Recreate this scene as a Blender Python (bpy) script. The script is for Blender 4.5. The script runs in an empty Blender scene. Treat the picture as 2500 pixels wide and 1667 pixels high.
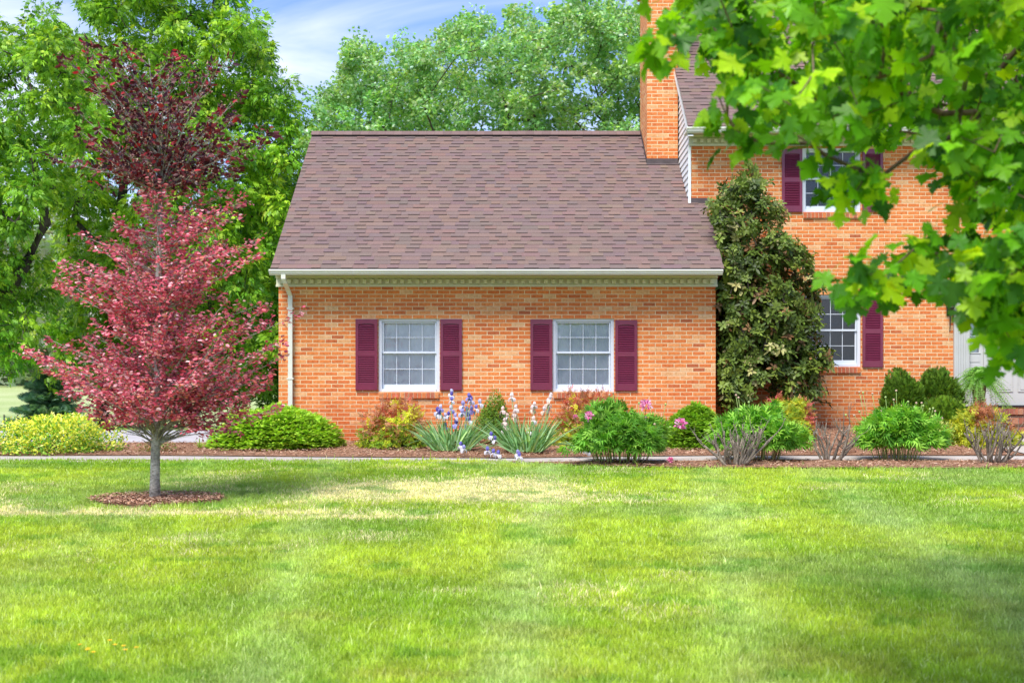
import bpy, math, random
import numpy as np
from mathutils import Vector

# ------------------------------------------------------------------ camera, sky, sun, exposure
scene = bpy.context.scene
COL = scene.collection
F_PX, YH, EYE = 2960.0, 1000.0, 1.6          # focal length in photo pixels, horizon row, eye height

cam_d = bpy.data.cameras.new('camera')
cam = bpy.data.objects.new('camera', cam_d)
COL.objects.link(cam)
cam.location = (0, 0, EYE)
cam.rotation_euler = (math.radians(90), 0, 0)
cam_d.sensor_width = 36.0
cam_d.lens = 36.0 * F_PX / 2500.0
cam_d.shift_y = (YH - 833.5) / 2500.0
cam_d.clip_start = 0.05
cam_d.clip_end = 3000
cam_d.dof.use_dof = True
cam_d.dof.focus_distance = 20.0
cam_d.dof.aperture_fstop = 3.6
scene.camera = cam

SUN_EL, SUN_AZ = math.radians(56), math.radians(208)   # azimuth the light comes from, clockwise from +Y (behind the camera, to its left)
SKY_ROT = SUN_AZ
world = bpy.data.worlds.new('World')
scene.world = world
world.use_nodes = True
wt = world.node_tree
wn, wl = wt.nodes, wt.links
wn.clear()
w_out = wn.new('ShaderNodeOutputWorld')
w_bg = wn.new('ShaderNodeBackground')
w_bg.inputs['Strength'].default_value = 0.10
w_sky = wn.new('ShaderNodeTexSky')
w_sky.sky_type = 'NISHITA'
w_sky.sun_disc = False
w_sky.sun_elevation = SUN_EL
w_sky.sun_rotation = SKY_ROT
w_sky.air_density = 1.0
w_sky.dust_density = 0.6
w_sky.ozone_density = 2.0
w_tc = wn.new('ShaderNodeTexCoord')
w_sep = wn.new('ShaderNodeSeparateXYZ')
wl.new(w_tc.outputs['Generated'], w_sep.inputs[0])
def wmath(op, a, b=None, c=None):
    n = wn.new('ShaderNodeMath'); n.operation = op
    for i, v in enumerate((a, b, c)):
        if v is None: continue
        if isinstance(v, (int, float)): n.inputs[i].default_value = v
        else: wl.new(v, n.inputs[i])
    return n.outputs[0]
zz = wmath('ADD', wmath('MAXIMUM', w_sep.outputs['Z'], 0.0), 0.22)
w_cmb = wn.new('ShaderNodeCombineXYZ')
wl.new(wmath('DIVIDE', w_sep.outputs['X'], zz), w_cmb.inputs[0])
wl.new(wmath('DIVIDE', w_sep.outputs['Y'], zz), w_cmb.inputs[1])
w_map = wn.new('ShaderNodeMapping')
w_map.inputs['Location'].default_value = (0.35, 1.2, 3.1)
w_map.inputs['Scale'].default_value = (1.0, 2.0, 1.0)
w_map.inputs['Rotation'].default_value = (0, 0, 0.35)
wl.new(w_cmb.outputs[0], w_map.inputs[0])
w_no = wn.new('ShaderNodeTexNoise')
w_no.inputs['Scale'].default_value = 1.5
w_no.inputs['Detail'].default_value = 7.0
w_no.inputs['Roughness'].default_value = 0.52
w_no.inputs['Distortion'].default_value = 0.5
wl.new(w_map.outputs[0], w_no.inputs['Vector'])
w_rm = wn.new('ShaderNodeValToRGB')
w_rm.color_ramp.elements[0].position = 0.45
w_rm.color_ramp.elements[0].color = (0, 0, 0, 1)
w_rm.color_ramp.elements[1].position = 0.72
w_rm.color_ramp.elements[1].color = (1, 1, 1, 1)
wl.new(w_no.outputs[0], w_rm.inputs[0])
low = wmath('MULTIPLY', wmath('SUBTRACT', 0.34, w_sep.outputs['Z']), 2.4)       # cloud thickens to the horizon
cl = wmath('MINIMUM', wmath('ADD', wmath('MULTIPLY', w_rm.outputs[0], 0.75), wmath('MAXIMUM', low, 0.0)), 0.96)
w_mix = wn.new('ShaderNodeMix'); w_mix.data_type = 'RGBA'
wl.new(cl, w_mix.inputs['Factor'])
w_tint = wn.new('ShaderNodeMix'); w_tint.data_type = 'RGBA'; w_tint.blend_type = 'MULTIPLY'
w_tint.inputs['Factor'].default_value = 1.0
w_tint.inputs['B'].default_value = (.72, .92, 1.35, 1)
wl.new(w_sky.outputs[0], w_tint.inputs['A'])
wl.new(w_tint.outputs['Result'], w_mix.inputs['A'])
w_mix.inputs['B'].default_value = (6.2, 6.6, 7.6, 1)
wl.new(w_mix.outputs['Result'], w_bg.inputs['Color'])
wl.new(w_bg.outputs[0], w_out.inputs['Surface'])

sun_d = bpy.data.lights.new('sun', 'SUN')
sun_d.energy = 3.3
sun_d.angle = math.radians(26)
sun_d.color = (1.0, 0.955, 0.88)
sun = bpy.data.objects.new('sun', sun_d)
COL.objects.link(sun)
sdir = Vector((math.sin(SUN_AZ) * math.cos(SUN_EL), math.cos(SUN_AZ) * math.cos(SUN_EL), math.sin(SUN_EL)))
sun.rotation_euler = sdir.to_track_quat('Z', 'Y').to_euler()
sun.location = (-5, -8, 20)

scene.view_settings.view_transform = 'Standard'
scene.view_settings.look = 'None'
scene.view_settings.gamma = 1.0
scene.view_settings.exposure = 0.95
scene.render.engine = 'CYCLES'
cy = scene.cycles
cy.max_bounces = 7
cy.diffuse_bounces = 4
cy.glossy_bounces = 3
cy.transmission_bounces = 5
cy.transparent_max_bounces = 8
cy.caustics_reflective = False
cy.caustics_refractive = False
cy.use_adaptive_sampling = True
cy.adaptive_threshold = 0.015
cy.use_denoising = True

# ------------------------------------------------------------------ helpers
rng = np.random.default_rng(11)
random.seed(5)
U = rng.uniform

def reseed(k):
    global rng, U
    rng = np.random.default_rng(k); U = rng.uniform; random.seed(k)

def tag(o, label=None, cat=None, group=None, kind=None):
    if label: o['label'] = label
    if cat: o['category'] = cat
    if group: o['group'] = group
    if kind: o['kind'] = kind
    return o

def empty(name, loc=(0, 0, 0), label=None, cat=None, group=None):
    o = bpy.data.objects.new(name, None)
    o.empty_display_size = 0.2
    COL.objects.link(o)
    o.location = loc
    return tag(o, label, cat, group)

def link(name, me, mat, parent=None):
    me.materials.append(mat)
    o = bpy.data.objects.new(name, me)
    COL.objects.link(o)
    if parent is not None:
        o.parent = parent
        off = Vector(parent.location)
        p = parent.parent
        while p is not None:
            off += Vector(p.location); p = p.parent
        o.location = -off
    return o

def mesh_np(name, V, Fc, cols=None, smooth=False):
    """V (n,3); Fc (m,k) faces of equal size, or list of such arrays; cols (n,3) vertex colours"""
    if not isinstance(Fc, list): Fc = [Fc]
    me = bpy.data.meshes.new(name)
    V = np.ascontiguousarray(V, dtype=np.float32)
    me.vertices.add(len(V)); me.vertices.foreach_set('co', V.ravel())
    loops = np.concatenate([f.ravel() for f in Fc]).astype(np.int32)
    sizes = np.concatenate([np.full(len(f), f.shape[1]) for f in Fc]).astype(np.int32)
    starts = np.concatenate([[0], np.cumsum(sizes)[:-1]]).astype(np.int32)
    me.loops.add(len(loops)); me.loops.foreach_set('vertex_index', loops)
    me.polygons.add(len(sizes)); me.polygons.foreach_set('loop_start', starts)
    me.polygons.foreach_set('loop_total', sizes)
    if smooth: me.polygons.foreach_set('use_smooth', np.ones(len(sizes), dtype=bool))
    if cols is not None:
        a = me.color_attributes.new('Col', 'FLOAT_COLOR', 'POINT')
        c = np.ones((len(V), 4), dtype=np.float32); c[:, :3] = cols
        a.data.foreach_set('color', c.ravel())
    me.update(calc_edges=True)
    me.validate()
    return me

class MB:
    def __init__(s): s.v = []; s.f = []; s.c = []
    def _c(s, n, col): s.c += [col] * n
    def quad(s, a, b, c, d, col=(1, 1, 1)):
        i = len(s.v); s.v += [a, b, c, d]; s.f.append((i, i+1, i+2, i+3)); s._c(4, col)
    def poly(s, pts, col=(1, 1, 1)):
        i = len(s.v); s.v += list(pts); s.f.append(tuple(range(i, i+len(pts)))); s._c(len(pts), col)
    def box(s, x0, x1, y0, y1, z0, z1, col=(1, 1, 1)):
        i = len(s.v)
        s.v += [(x0,y0,z0),(x1,y0,z0),(x1,y1,z0),(x0,y1,z0),(x0,y0,z1),(x1,y0,z1),(x1,y1,z1),(x0,y1,z1)]
        for f in ((0,3,2,1),(4,5,6,7),(0,1,5,4),(1,2,6,5),(2,3,7,6),(3,0,4,7)): s.f.append(tuple(i+k for k in f))
        s._c(8, col)
    def prism_x(s, prof, x0, x1, col=(1, 1, 1)):
        """closed profile [(y,z)...] extruded along x"""
        n = len(prof); i = len(s.v)
        s.v += [(x0, y, z) for y, z in prof] + [(x1, y, z) for y, z in prof]
        for k in range(n):
            m = (k+1) % n
            s.f.append((i+k, i+m, i+n+m, i+n+k))
        s.f.append(tuple(i+k for k in reversed(range(n)))); s.f.append(tuple(i+n+k for k in range(n)))
        s._c(2*n, col)
    def tube(s, pts, rad, n=8, col=(1, 1, 1), cap=True):
        pts = [Vector(p) for p in pts]
        if isinstance(rad, (int, float)): rad = [rad]*len(pts)
        i0 = len(s.v); up = Vector((0.31, 0.22, 0.92))
        for k, p in enumerate(pts):
            t = (pts[min(k+1, len(pts)-1)] - pts[max(k-1, 0)]).normalized()
            a = t.cross(up)
            if a.length < 1e-3: a = t.cross(Vector((1, 0, 0)))
            a.normalize(); b = t.cross(a)
            for j in range(n):
                q = 2*math.pi*j/n
                s.v.append(tuple(p + (a*math.cos(q) + b*math.sin(q))*rad[k]))
        for k in range(len(pts)-1):
            for j in range(n):
                m = (j+1) % n
                s.f.append((i0+k*n+j, i0+k*n+m, i0+(k+1)*n+m, i0+(k+1)*n+j))
        if cap:
            s.f.append(tuple(i0+j for j in reversed(range(n))))
            s.f.append(tuple(i0+(len(pts)-1)*n+j for j in range(n)))
        s._c(n*len(pts), col)
    def ball(s, c, r, col=(1, 1, 1), n=8, m=5, sq=(1, 1, 1)):
        i0 = len(s.v)
        for a in range(m+1):
            th = math.pi*a/m
            for b in range(n):
                ph = 2*math.pi*b/n
                s.v.append((c[0]+r*sq[0]*math.sin(th)*math.cos(ph), c[1]+r*sq[1]*math.sin(th)*math.sin(ph), c[2]+r*sq[2]*math.cos(th)))
        for a in range(m):
            for b in range(n):
                d = (b+1) % n
                s.f.append((i0+a*n+b, i0+(a+1)*n+b, i0+(a+1)*n+d, i0+a*n+d))
        s._c(n*(m+1), col)
    def build(s, name, mat, parent=None, smooth=False, bevel=0):
        me = bpy.data.meshes.new(name)
        me.from_pydata([tuple(v) for v in s.v], [], s.f)
        a = me.color_attributes.new('Col', 'FLOAT_COLOR', 'POINT')
        c = np.ones((len(s.v), 4), dtype=np.float32); c[:, :3] = np.array(s.c)
        a.data.foreach_set('color', c.ravel())
        if smooth:
            me.polygons.foreach_set('use_smooth', np.ones(len(me.polygons), dtype=bool))
        me.update()
        o = link(name, me, mat, parent)
        if bevel:
            m = o.modifiers.new('bevel', 'BEVEL'); m.width = bevel; m.segments = 2; m.limit_method = 'ANGLE'
        return o

# numpy value noise -------------------------------------------------
_perm = np.random.default_rng(3).random((256, 256))
def vnoise(x, y):
    xi = np.floor(x).astype(int); yi = np.floor(y).astype(int)
    fx = x - xi; fy = y - yi
    fx = fx*fx*(3-2*fx); fy = fy*fy*(3-2*fy)
    g = lambda a, b: _perm[a % 256, b % 256]
    return (g(xi, yi)*(1-fx) + g(xi+1, yi)*fx)*(1-fy) + (g(xi, yi+1)*(1-fx) + g(xi+1, yi+1)*fx)*fy
def fbm(x, y, o=4):
    s = 0; a = 0.5; t = 0
    for k in range(o):
        s = s + a*vnoise(x*2**k+17*k, y*2**k+31*k); t += a; a *= 0.5
    return s/t
def sstep(a, b, x):
    t = np.clip((x-a)/(b-a), 0, 1); return t*t*(3-2*t)

# ground height -----------------------------------------------------
_gy = np.array([-60, -5, 0, 20, 21.5, 31, 45, 80, 130, 300, 460, 900])
_gz = np.array([-.6, -.2, 0, 1.07, 1.075, 1.07, 1.0, .45, -.17, 8.7, 40, 70])
def ground(x, y):
    x = np.asarray(x, dtype=float); y = np.asarray(y, dtype=float)
    z = np.interp(y, _gy, _gz)
    z = z + 0.19*sstep(17.4, 21.3, y)*sstep(2.6, 4.4, x)*(1-sstep(24, 30, y))
    z = z + 0.035*(fbm(x*.35+9, y*.35, 3)-.5)*(1-sstep(15, 18, y))
    return z
def gz(x, y): return float(ground(x, y))

def X(px, s): return (px-1250.0)/F_PX*s
def Z(py, s): return EYE-(py-YH)/F_PX*s
def P(px, py, s): return np.array([X(px, s), s, Z(py, s)])
def on(px, s):
    x = X(px, s); return (x, s, gz(x, s))

# ------------------------------------------------------------------ materials
def new_mat(name):
    m = bpy.data.materials.new(name); m.use_nodes = True
    nt = m.node_tree; nt.nodes.clear()
    out = nt.nodes.new('ShaderNodeOutputMaterial')
    return m, nt, nt.nodes, nt.links, out
def N(nodes, t, **kw):
    n = nodes.new(t)
    for k, v in kw.items(): setattr(n, k, v)
    return n
def ramp(nodes, links, src, stops, interp='LINEAR'):
    r = nodes.new('ShaderNodeValToRGB'); r.color_ramp.interpolation = interp
    e = r.color_ramp.elements
    while len(e) < len(stops): e.new(0.5)
    for i, (p, c) in enumerate(stops):
        e[i].position = p; e[i].color = (*c, 1) if len(c) == 3 else c
    links.new(src, r.inputs[0]); return r.outputs[0]
def mixc(nodes, links, fac, a, b, mode='MIX'):
    m = nodes.new('ShaderNodeMix'); m.data_type = 'RGBA'; m.blend_type = mode
    for k, v in (('Factor', fac), ('A', a), ('B', b)):
        if isinstance(v, (int, float)): m.inputs[k].default_value = v
        elif isinstance(v, tuple): m.inputs[k].default_value = (*v, 1)
        else: links.new(v, m.inputs[k])
    return m.outputs['Result']
def noise(nodes, links, scale, detail=4, rough=.55, vec=None, dist=0):
    n = nodes.new('ShaderNodeTexNoise'); n.inputs['Scale'].default_value = scale
    n.inputs['Detail'].default_value = detail; n.inputs['Roughness'].default_value = rough
    n.inputs['Distortion'].default_value = dist
    if vec is not None: links.new(vec, n.inputs['Vector'])
    return n.outputs[0]
def geo_pos(nodes): return nodes.new('ShaderNodeNewGeometry').outputs['Position']

def leaf_mat(name, transl=0.35, rough=0.5, spec=0.3, gain=1.0, tshift=(1.15, 1.1, .5)):
    m, nt, n, l, out = new_mat(name)
    at = N(n, 'ShaderNodeAttribute', attribute_name='Col')
    pos = geo_pos(n)
    no = noise(n, l, 9.0, 2, .5, pos)
    c = mixc(n, l, 1.0, at.outputs['Color'], ramp(n, l, no, [(.3, (.82*gain,)*3), (.7, (1.15*gain,)*3)]), 'MULTIPLY')
    bs = N(n, 'ShaderNodeBsdfPrincipled')
    bs.inputs['Roughness'].default_value = rough
    bs.inputs['Specular IOR Level'].default_value = spec
    l.new(c, bs.inputs['Base Color'])
    if transl > 0:
        tr = N(n, 'ShaderNodeBsdfTranslucent')
        l.new(mixc(n, l, 1.0, c, tshift, 'MULTIPLY'), tr.inputs['Color'])
        mx = N(n, 'ShaderNodeMixShader'); mx.inputs[0].default_value = transl
        l.new(bs.outputs[0], mx.inputs[1]); l.new(tr.outputs[0], mx.inputs[2]); l.new(mx.outputs[0], out.inputs[0])
    else:
        l.new(bs.outputs[0], out.inputs[0])
    return m

def plain(name, col, rough=.5, spec=.4, nscale=0, namp=.12, bump=0, bscale=60, metal=0, stretch=None):
    m, nt, n, l, out = new_mat(name)
    bs = N(n, 'ShaderNodeBsdfPrincipled')
    bs.inputs['Roughness'].default_value = rough
    bs.inputs['Specular IOR Level'].default_value = spec
    bs.inputs['Metallic'].default_value = metal
    pos = geo_pos(n)
    if stretch:
        mp = N(n, 'ShaderNodeMapping'); mp.inputs['Scale'].default_value = stretch
        l.new(pos, mp.inputs[0]); pos = mp.outputs[0]
    if nscale:
        no = noise(n, l, nscale, 5, .6, pos)
        c = ramp(n, l, no, [(.3, tuple(v*(1-namp) for v in col)), (.7, tuple(min(1, v*(1+namp)) for v in col))])
        l.new(c, bs.inputs['Base Color'])
    else: bs.inputs['Base Color'].default_value = (*col, 1)
    if bump:
        bn = N(n, 'ShaderNodeBump'); bn.inputs['Strength'].default_value = bump; bn.inputs['Distance'].default_value = .01
        l.new(noise(n, l, bscale, 4, .6, pos), bn.inputs['Height']); l.new(bn.outputs[0], bs.inputs['Normal'])
    l.new(bs.outputs[0], out.inputs[0])
    return m

def stain(n, l, src):
    mr = N(n, 'ShaderNodeMapRange'); mr.inputs[1].default_value = 1.55; mr.inputs[2].default_value = 2.45; l.new(src, mr.inputs[0])
    return ramp(n, l, mr.outputs[0], [(0, (.80, .68, .66)), (.45, (.95, .88, .86)), (1, (1, 1, 1))])
def brick_mat(name, sx=.2055, sz=.0672, off=(0, 0)):
    m, nt, n, l, out = new_mat(name)
    pos = geo_pos(n)
    sp = N(n, 'ShaderNodeSeparateXYZ'); l.new(pos, sp.inputs[0])
    ad = N(n, 'ShaderNodeMath', operation='ADD'); l.new(sp.outputs[0], ad.inputs[0]); l.new(sp.outputs[1], ad.inputs[1])
    cb = N(n, 'ShaderNodeCombineXYZ')
    # slight wobble so courses and joints are not ruler straight
    wob = noise(n, l, 14.0, 2, .5, pos)
    wm = N(n, 'ShaderNodeMath', operation='MULTIPLY_ADD'); l.new(wob, wm.inputs[0]); wm.inputs[1].default_value = .009; l.new(ad.outputs[0], wm.inputs[2])
    wob2 = noise(n, l, 11.0, 2, .5, pos)
    wz = N(n, 'ShaderNodeMath', operation='MULTIPLY_ADD'); l.new(wob2, wz.inputs[0]); wz.inputs[1].default_value = .008; l.new(sp.outputs[2], wz.inputs[2])
    l.new(wm.outputs[0], cb.inputs[0]); l.new(wz.outputs[0], cb.inputs[1])
    mp = N(n, 'ShaderNodeMapping'); mp.inputs['Location'].default_value = (off[0]+40, off[1]+10, 0)
    l.new(cb.outputs[0], mp.inputs[0])
    b = N(n, 'ShaderNodeTexBrick'); b.offset = .5; b.offset_frequency = 2
    b.inputs['Scale'].default_value = 1.0
    b.inputs['Brick Width'].default_value = sx
    b.inputs['Row Height'].default_value = sz
    b.inputs['Mortar Size'].default_value = .0078
    b.inputs['Mortar Smooth'].default_value = .35
    b.inputs['Color1'].default_value = (0, 0, 0, 1); b.inputs['Color2'].default_value = (1, 1, 1, 1)
    b.inputs['Mortar'].default_value = (.5, .5, .5, 1)
    l.new(mp.outputs[0], b.inputs['Vector'])
    bc = ramp(n, l, b.outputs['Color'], [(0, (.42, .12, .05)), (.025, (.54, .15, .05)), (.10, (.62, .18, .055)), (.4, (.66, .205, .058)),
              (.62, (.69, .235, .07)), (.80, (.71, .27, .09)), (.92, (.72, .36, .16)), (1, (.68, .44, .24))])
    bc = mixc(n, l, 1.0, bc, (.95, .86, .74), 'MULTIPLY')
    # smears and speckle on faces
    n1 = noise(n, l, 23, 5, .7, pos)
    bc = mixc(n, l, 1.0, bc, ramp(n, l, n1, [(.28, (.66, .58, .54)), (.48, (1, 1, 1)), (.70, (1.16, 1.32, 1.7))]), 'MULTIPLY')
    n3 = noise(n, l, 75, 3, .7, pos)
    bc = mixc(n, l, ramp(n, l, n3, [(.60, (0, 0, 0)), (.70, (.7, .7, .7))]), bc, (.62, .42, .24))
    bc = mixc(n, l, ramp(n, l, n3, [(.24, (.7, .7, .7)), (.31, (0, 0, 0))]), bc, (.16, .06, .035))
    mo = ramp(n, l, noise(n, l, 6, 5, .6, pos), [(.3, (.66, .46, .26)), (.7, (.84, .63, .38))])
    c = mixc(n, l, b.outputs['Fac'], bc, mo)
    # broad weathering
    n2 = noise(n, l, 1.1, 4, .6, pos)
    c = mixc(n, l, 1.0, c, ramp(n, l, n2, [(.3, (.9, .84, .8)), (.7, (1.06, 1.08, 1.1))]), 'MULTIPLY')
    # soil splash and damp stain on the lowest courses
    dm = N(n, 'ShaderNodeMath', operation='MULTIPLY_ADD'); l.new(noise(n, l, 2.5, 5, .65, pos), dm.inputs[0]); dm.inputs[1].default_value = .9; l.new(sp.outputs[2], dm.inputs[2])
    c = mixc(n, l, 1.0, c, stain(n, l, dm.outputs[0]), 'MULTIPLY')
    bs = N(n, 'ShaderNodeBsdfPrincipled'); bs.inputs['Roughness'].default_value = .85; bs.inputs['Specular IOR Level'].default_value = .2
    l.new(c, bs.inputs['Base Color'])
    inv = N(n, 'ShaderNodeMath', operation='SUBTRACT'); inv.inputs[0].default_value = 1.0; l.new(b.outputs['Fac'], inv.inputs[1])
    hh = N(n, 'ShaderNodeMath', operation='MULTIPLY_ADD'); l.new(n1, hh.inputs[0]); hh.inputs[1].default_value = .35; l.new(inv.outputs[0], hh.inputs[2])
    bn = N(n, 'ShaderNodeBump'); bn.inputs['Strength'].default_value = .9; bn.inputs['Distance'].default_value = .008
    l.new(hh.outputs[0], bn.inputs['Height']); l.new(bn.outputs[0], bs.inputs['Normal'])
    l.new(bs.outputs[0], out.inputs[0])
    return m

def attr_mat(name, rough=.8, spec=.2, nscale=30, namp=.25, bump=.3, bscale=80):
    m, nt, n, l, out = new_mat(name)
    at = N(n, 'ShaderNodeAttribute', attribute_name='Col'); pos = geo_pos(n)
    no = noise(n, l, nscale, 5, .65, pos)
    c = mixc(n, l, 1.0, at.outputs['Color'], ramp(n, l, no, [(.3, (1-namp,)*3), (.7, (1+namp,)*3)]), 'MULTIPLY')
    bs = N(n, 'ShaderNodeBsdfPrincipled'); bs.inputs['Roughness'].default_value = rough; bs.inputs['Specular IOR Level'].default_value = spec
    l.new(c, bs.inputs['Base Color'])
    if bump:
        bn = N(n, 'ShaderNodeBump'); bn.inputs['Strength'].default_value = bump; bn.inputs['Distance'].default_value = .006
        l.new(noise(n, l, bscale, 4, .6, pos), bn.inputs['Height']); l.new(bn.outputs[0], bs.inputs['Normal'])
    l.new(bs.outputs[0], out.inputs[0]); return m

def bark_mat(name, c1, c2, scale=18, stretch=(1, 1, .25)):
    m, nt, n, l, out = new_mat(name); pos = geo_pos(n)
    mp = N(n, 'ShaderNodeMapping'); mp.inputs['Scale'].default_value = stretch; l.new(pos, mp.inputs[0])
    no = noise(n, l, scale, 6, .65, mp.outputs[0]); n2 = noise(n, l, scale*.25, 3, .5, pos)
    c = ramp(n, l, no, [(.32, c1), (.68, c2)])
    c = mixc(n, l, 1.0, c, ramp(n, l, n2, [(.35, (.75, .75, .75)), (.65, (1.2, 1.2, 1.15))]), 'MULTIPLY')
    bs = N(n, 'ShaderNodeBsdfPrincipled'); bs.inputs['Roughness'].default_value = .9; bs.inputs['Specular IOR Level'].default_value = .15
    l.new(c, bs.inputs['Base Color'])
    bn = N(n, 'ShaderNodeBump'); bn.inputs['Strength'].default_value = .8; bn.inputs['Distance'].default_value = .012
    l.new(no, bn.inputs['Height']); l.new(bn.outputs[0], bs.inputs['Normal'])
    l.new(bs.outputs[0], out.inputs[0]); return m

def glass_mat(name, tint=(.96, .98, 1), refl=.9, base=.07):
    m, nt, n, l, out = new_mat(name)
    tr = N(n, 'ShaderNodeBsdfTransparent'); tr.inputs[0].default_value = (*tint, 1)
    gl = N(n, 'ShaderNodeBsdfGlossy'); gl.inputs['Roughness'].default_value = .02; gl.inputs[0].default_value = (1, 1, 1, 1)
    pos = geo_pos(n)
    bn = N(n, 'ShaderNodeBump'); bn.inputs['Strength'].default_value = .25; bn.inputs['Distance'].default_value = .02
    l.new(noise(n, l, 2.2, 2, .5, pos), bn.inputs['Height']); l.new(bn.outputs[0], gl.inputs['Normal'])
    lw = N(n, 'ShaderNodeFresnel'); lw.inputs[0].default_value = 1.5
    ad = N(n, 'ShaderNodeMath', operation='MULTIPLY_ADD'); l.new(lw.outputs[0], ad.inputs[0]); ad.inputs[1].default_value = refl; ad.inputs[2].default_value = base
    mx = N(n, 'ShaderNodeMixShader'); l.new(ad.outputs[0], mx.inputs[0]); l.new(tr.outputs[0], mx.inputs[1]); l.new(gl.outputs[0], mx.inputs[2])
    l.new(mx.outputs[0], out.inputs[0]); return m

M_BRICK = brick_mat('orange_brick')
M_BRICK2 = brick_mat('orange_brick_house', off=(.07, .03))
M_TRIM = plain('cream_trim', (.56, .55, .41), .45, .4, 3, .05)
M_GUTTER = plain('gutter_paint', (.62, .61, .52), .35, .5, 2, .05)
M_WHITE = plain('white_vinyl', (.60, .64, .69), .35, .5)
M_SIDING = plain('white_siding', (.74, .75, .74), .5, .4, 4, .06)
M_DOOR = plain('white_door_paint', (.46, .46, .43), .4, .4, 3, .04)
M_SHUT = plain('burgundy_vinyl', (.155, .014, .042), .30, .6, 6, .12)
M_DARKMETAL = plain('dark_flashing', (.085, .065, .065), .6, .3, 8, .25)
M_IRON = plain('black_iron', (.02, .018, .016), .45, .5)
M_SHINGLE = attr_mat('roof_shingles', .9, .15, 60, .18, .5, 160)
M_ROWLOCK = attr_mat('rowlock_brick', .85, .2, 40, .22, .4, 90)
M_CURT = plain('sheer_curtain', (.84, .88, .93), .8, .1, 2.2, .22, stretch=(1, 1, 1))
M_CURT2 = plain('white_curtain', (.75, .80, .85), .8, .1, 2.0, .12, stretch=(5, 1, .6))
M_GLASS = glass_mat('window_glass', base=.03)
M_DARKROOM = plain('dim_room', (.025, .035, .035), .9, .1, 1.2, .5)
M_CONC = plain('concrete', (.40, .355, .31), .85, .2, 3.5, .14, .3, 90)
M_DRIVE = plain('driveway_concrete', (.40, .385, .39), .9, .2, .6, .10, .2, 40)

# ------------------------------------------------------------------ leaf templates (y = along the leaf, z = normal)
def T(v, f): return np.array(v, dtype=float), np.array(f, dtype=int)
T_OVAL = T([(0,0,0),(.24,.3,.05),(0,.34,-.02),(-.24,.3,.05),(.2,.7,.03),(0,.7,-.04),(-.2,.7,.03),(0,1,-.1)],
           [(0,1,2),(0,2,3),(1,4,2),(4,5,2),(2,5,6),(2,6,3),(4,7,5),(5,7,6)])
T_LANCE = T([(0,0,0),(.14,.35,.03),(-.14,.35,.03),(0,.5,-.03),(0,1,-.12)], [(0,1,3),(0,3,2),(1,4,3),(3,4,2)])
T_DIAM = T([(0,0,0),(.26,.42,.05),(-.26,.42,.05),(0,1,-.08)], [(0,1,2),(1,3,2)])
def compound(nl, L, w, droop=.35):
    v = []; f = []
    def leaflet(bx, by, ang, ln):
        i = len(v)
        d = (math.sin(ang), math.cos(ang)); p = (d[1], -d[0])
        for a, b, z in ((0, 0, 0), (.35, w, .02), (.35, -w, .02), (1, 0, -droop*ln)):
            v.append((bx+d[0]*a*ln+p[0]*b, by+d[1]*a*ln+p[1]*b, z - droop*.5*by*by))
        f.append((i, i+1, i+2)); f.append((i+1, i+3, i+2))
    for k in range(nl):
        y = .25+.6*k/(nl)
        for sgn in (-1, 1): leaflet(0, y, sgn*1.0, L*(1-.1*k))
    leaflet(0, .85, 0, L*1.1)
    return T(v, f)
T_HICK = compound(3, .55, .11, .5)
T_NAND = compound(3, .42, .085, .2)
def palmate(tips, w=.16, droop=.15):
    v = [(0, 0, 0)]; f = []
    for ang, ln in tips:
        i = len(v); d = (math.sin(ang), math.cos(ang)); p = (d[1], -d[0])
        v.extend([(d[0]*.45*ln+p[0]*w, d[1]*.45*ln+p[1]*w, .02), (d[0]*.45*ln-p[0]*w, d[1]*.45*ln-p[1]*w, .02), (d[0]*ln, d[1]*ln, -droop*ln)])
        f += [(0, i, i+1), (i, i+2, i+1)]
    return T(v, f)
T_PEONY = palmate([(-1.15, .7), (-.55, .9), (0, 1.05), (.55, .9), (1.15, .7)], .10, .3)
T_SMAPLE = palmate([(-1.2, .65), (-.6, .9), (0, 1), (.6, .9), (1.2, .65)], .15, .1)
T_WHORL_ANG = [k*2*math.pi/7 for k in range(7)]
def whorl(nl=7, L=1.0, w=.17):
    v = []; f = []
    for k in range(nl):
        a = 2*math.pi*k/nl + .2*math.sin(k*5.3); ln = L*(.8+.25*math.sin(k*2.7)); ris = .35*math.cos(k*3.1)
        d = (math.sin(a), math.cos(a)); p = (d[1], -d[0]); i = len(v)
        for t, b, z in ((.06, 0, 0), (.4, w, .05+ris*.4), (.4, -w, .05+ris*.4), (.45, 0, -.0+ris*.4), (.8, w*.75, ris*.55), (.8, -w*.75, ris*.55), (1.0, 0, ris*.5-.06)):
            v.append((d[0]*t*ln+p[0]*b, d[1]*t*ln+p[1]*b, z))
        f += [(i, i+1, i+3), (i, i+3, i+2), (i+1, i+4, i+3), (i+3, i+5, i+2), (i+3, i+4, i+6), (i+3, i+6, i+5)]
    return T(v, f)
T_WHORL = whorl()
def spray(n=5, w=.045, spread=.9):
    v = []; f = []
    def strip(x0, y0, a, ln, ww):
        i = len(v); d = (math.sin(a), math.cos(a)); p = (d[1], -d[0])
        v.extend([(x0-p[0]*ww, y0-p[1]*ww, 0), (x0+p[0]*ww, y0+p[1]*ww, 0), (x0+d[0]*ln, y0+d[1]*ln, -.06)])
        f.append((i, i+1, i+2))
    strip(0, 0, 0, 1.0, w*1.6)
    for k in range(n):
        y = .1+.75*k/n
        for s in (-1, 1): strip(0, y, s*spread, .55-.3*k/n, w)
    return T(v, f)
T_SPRAY = spray(5, .06)
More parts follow.
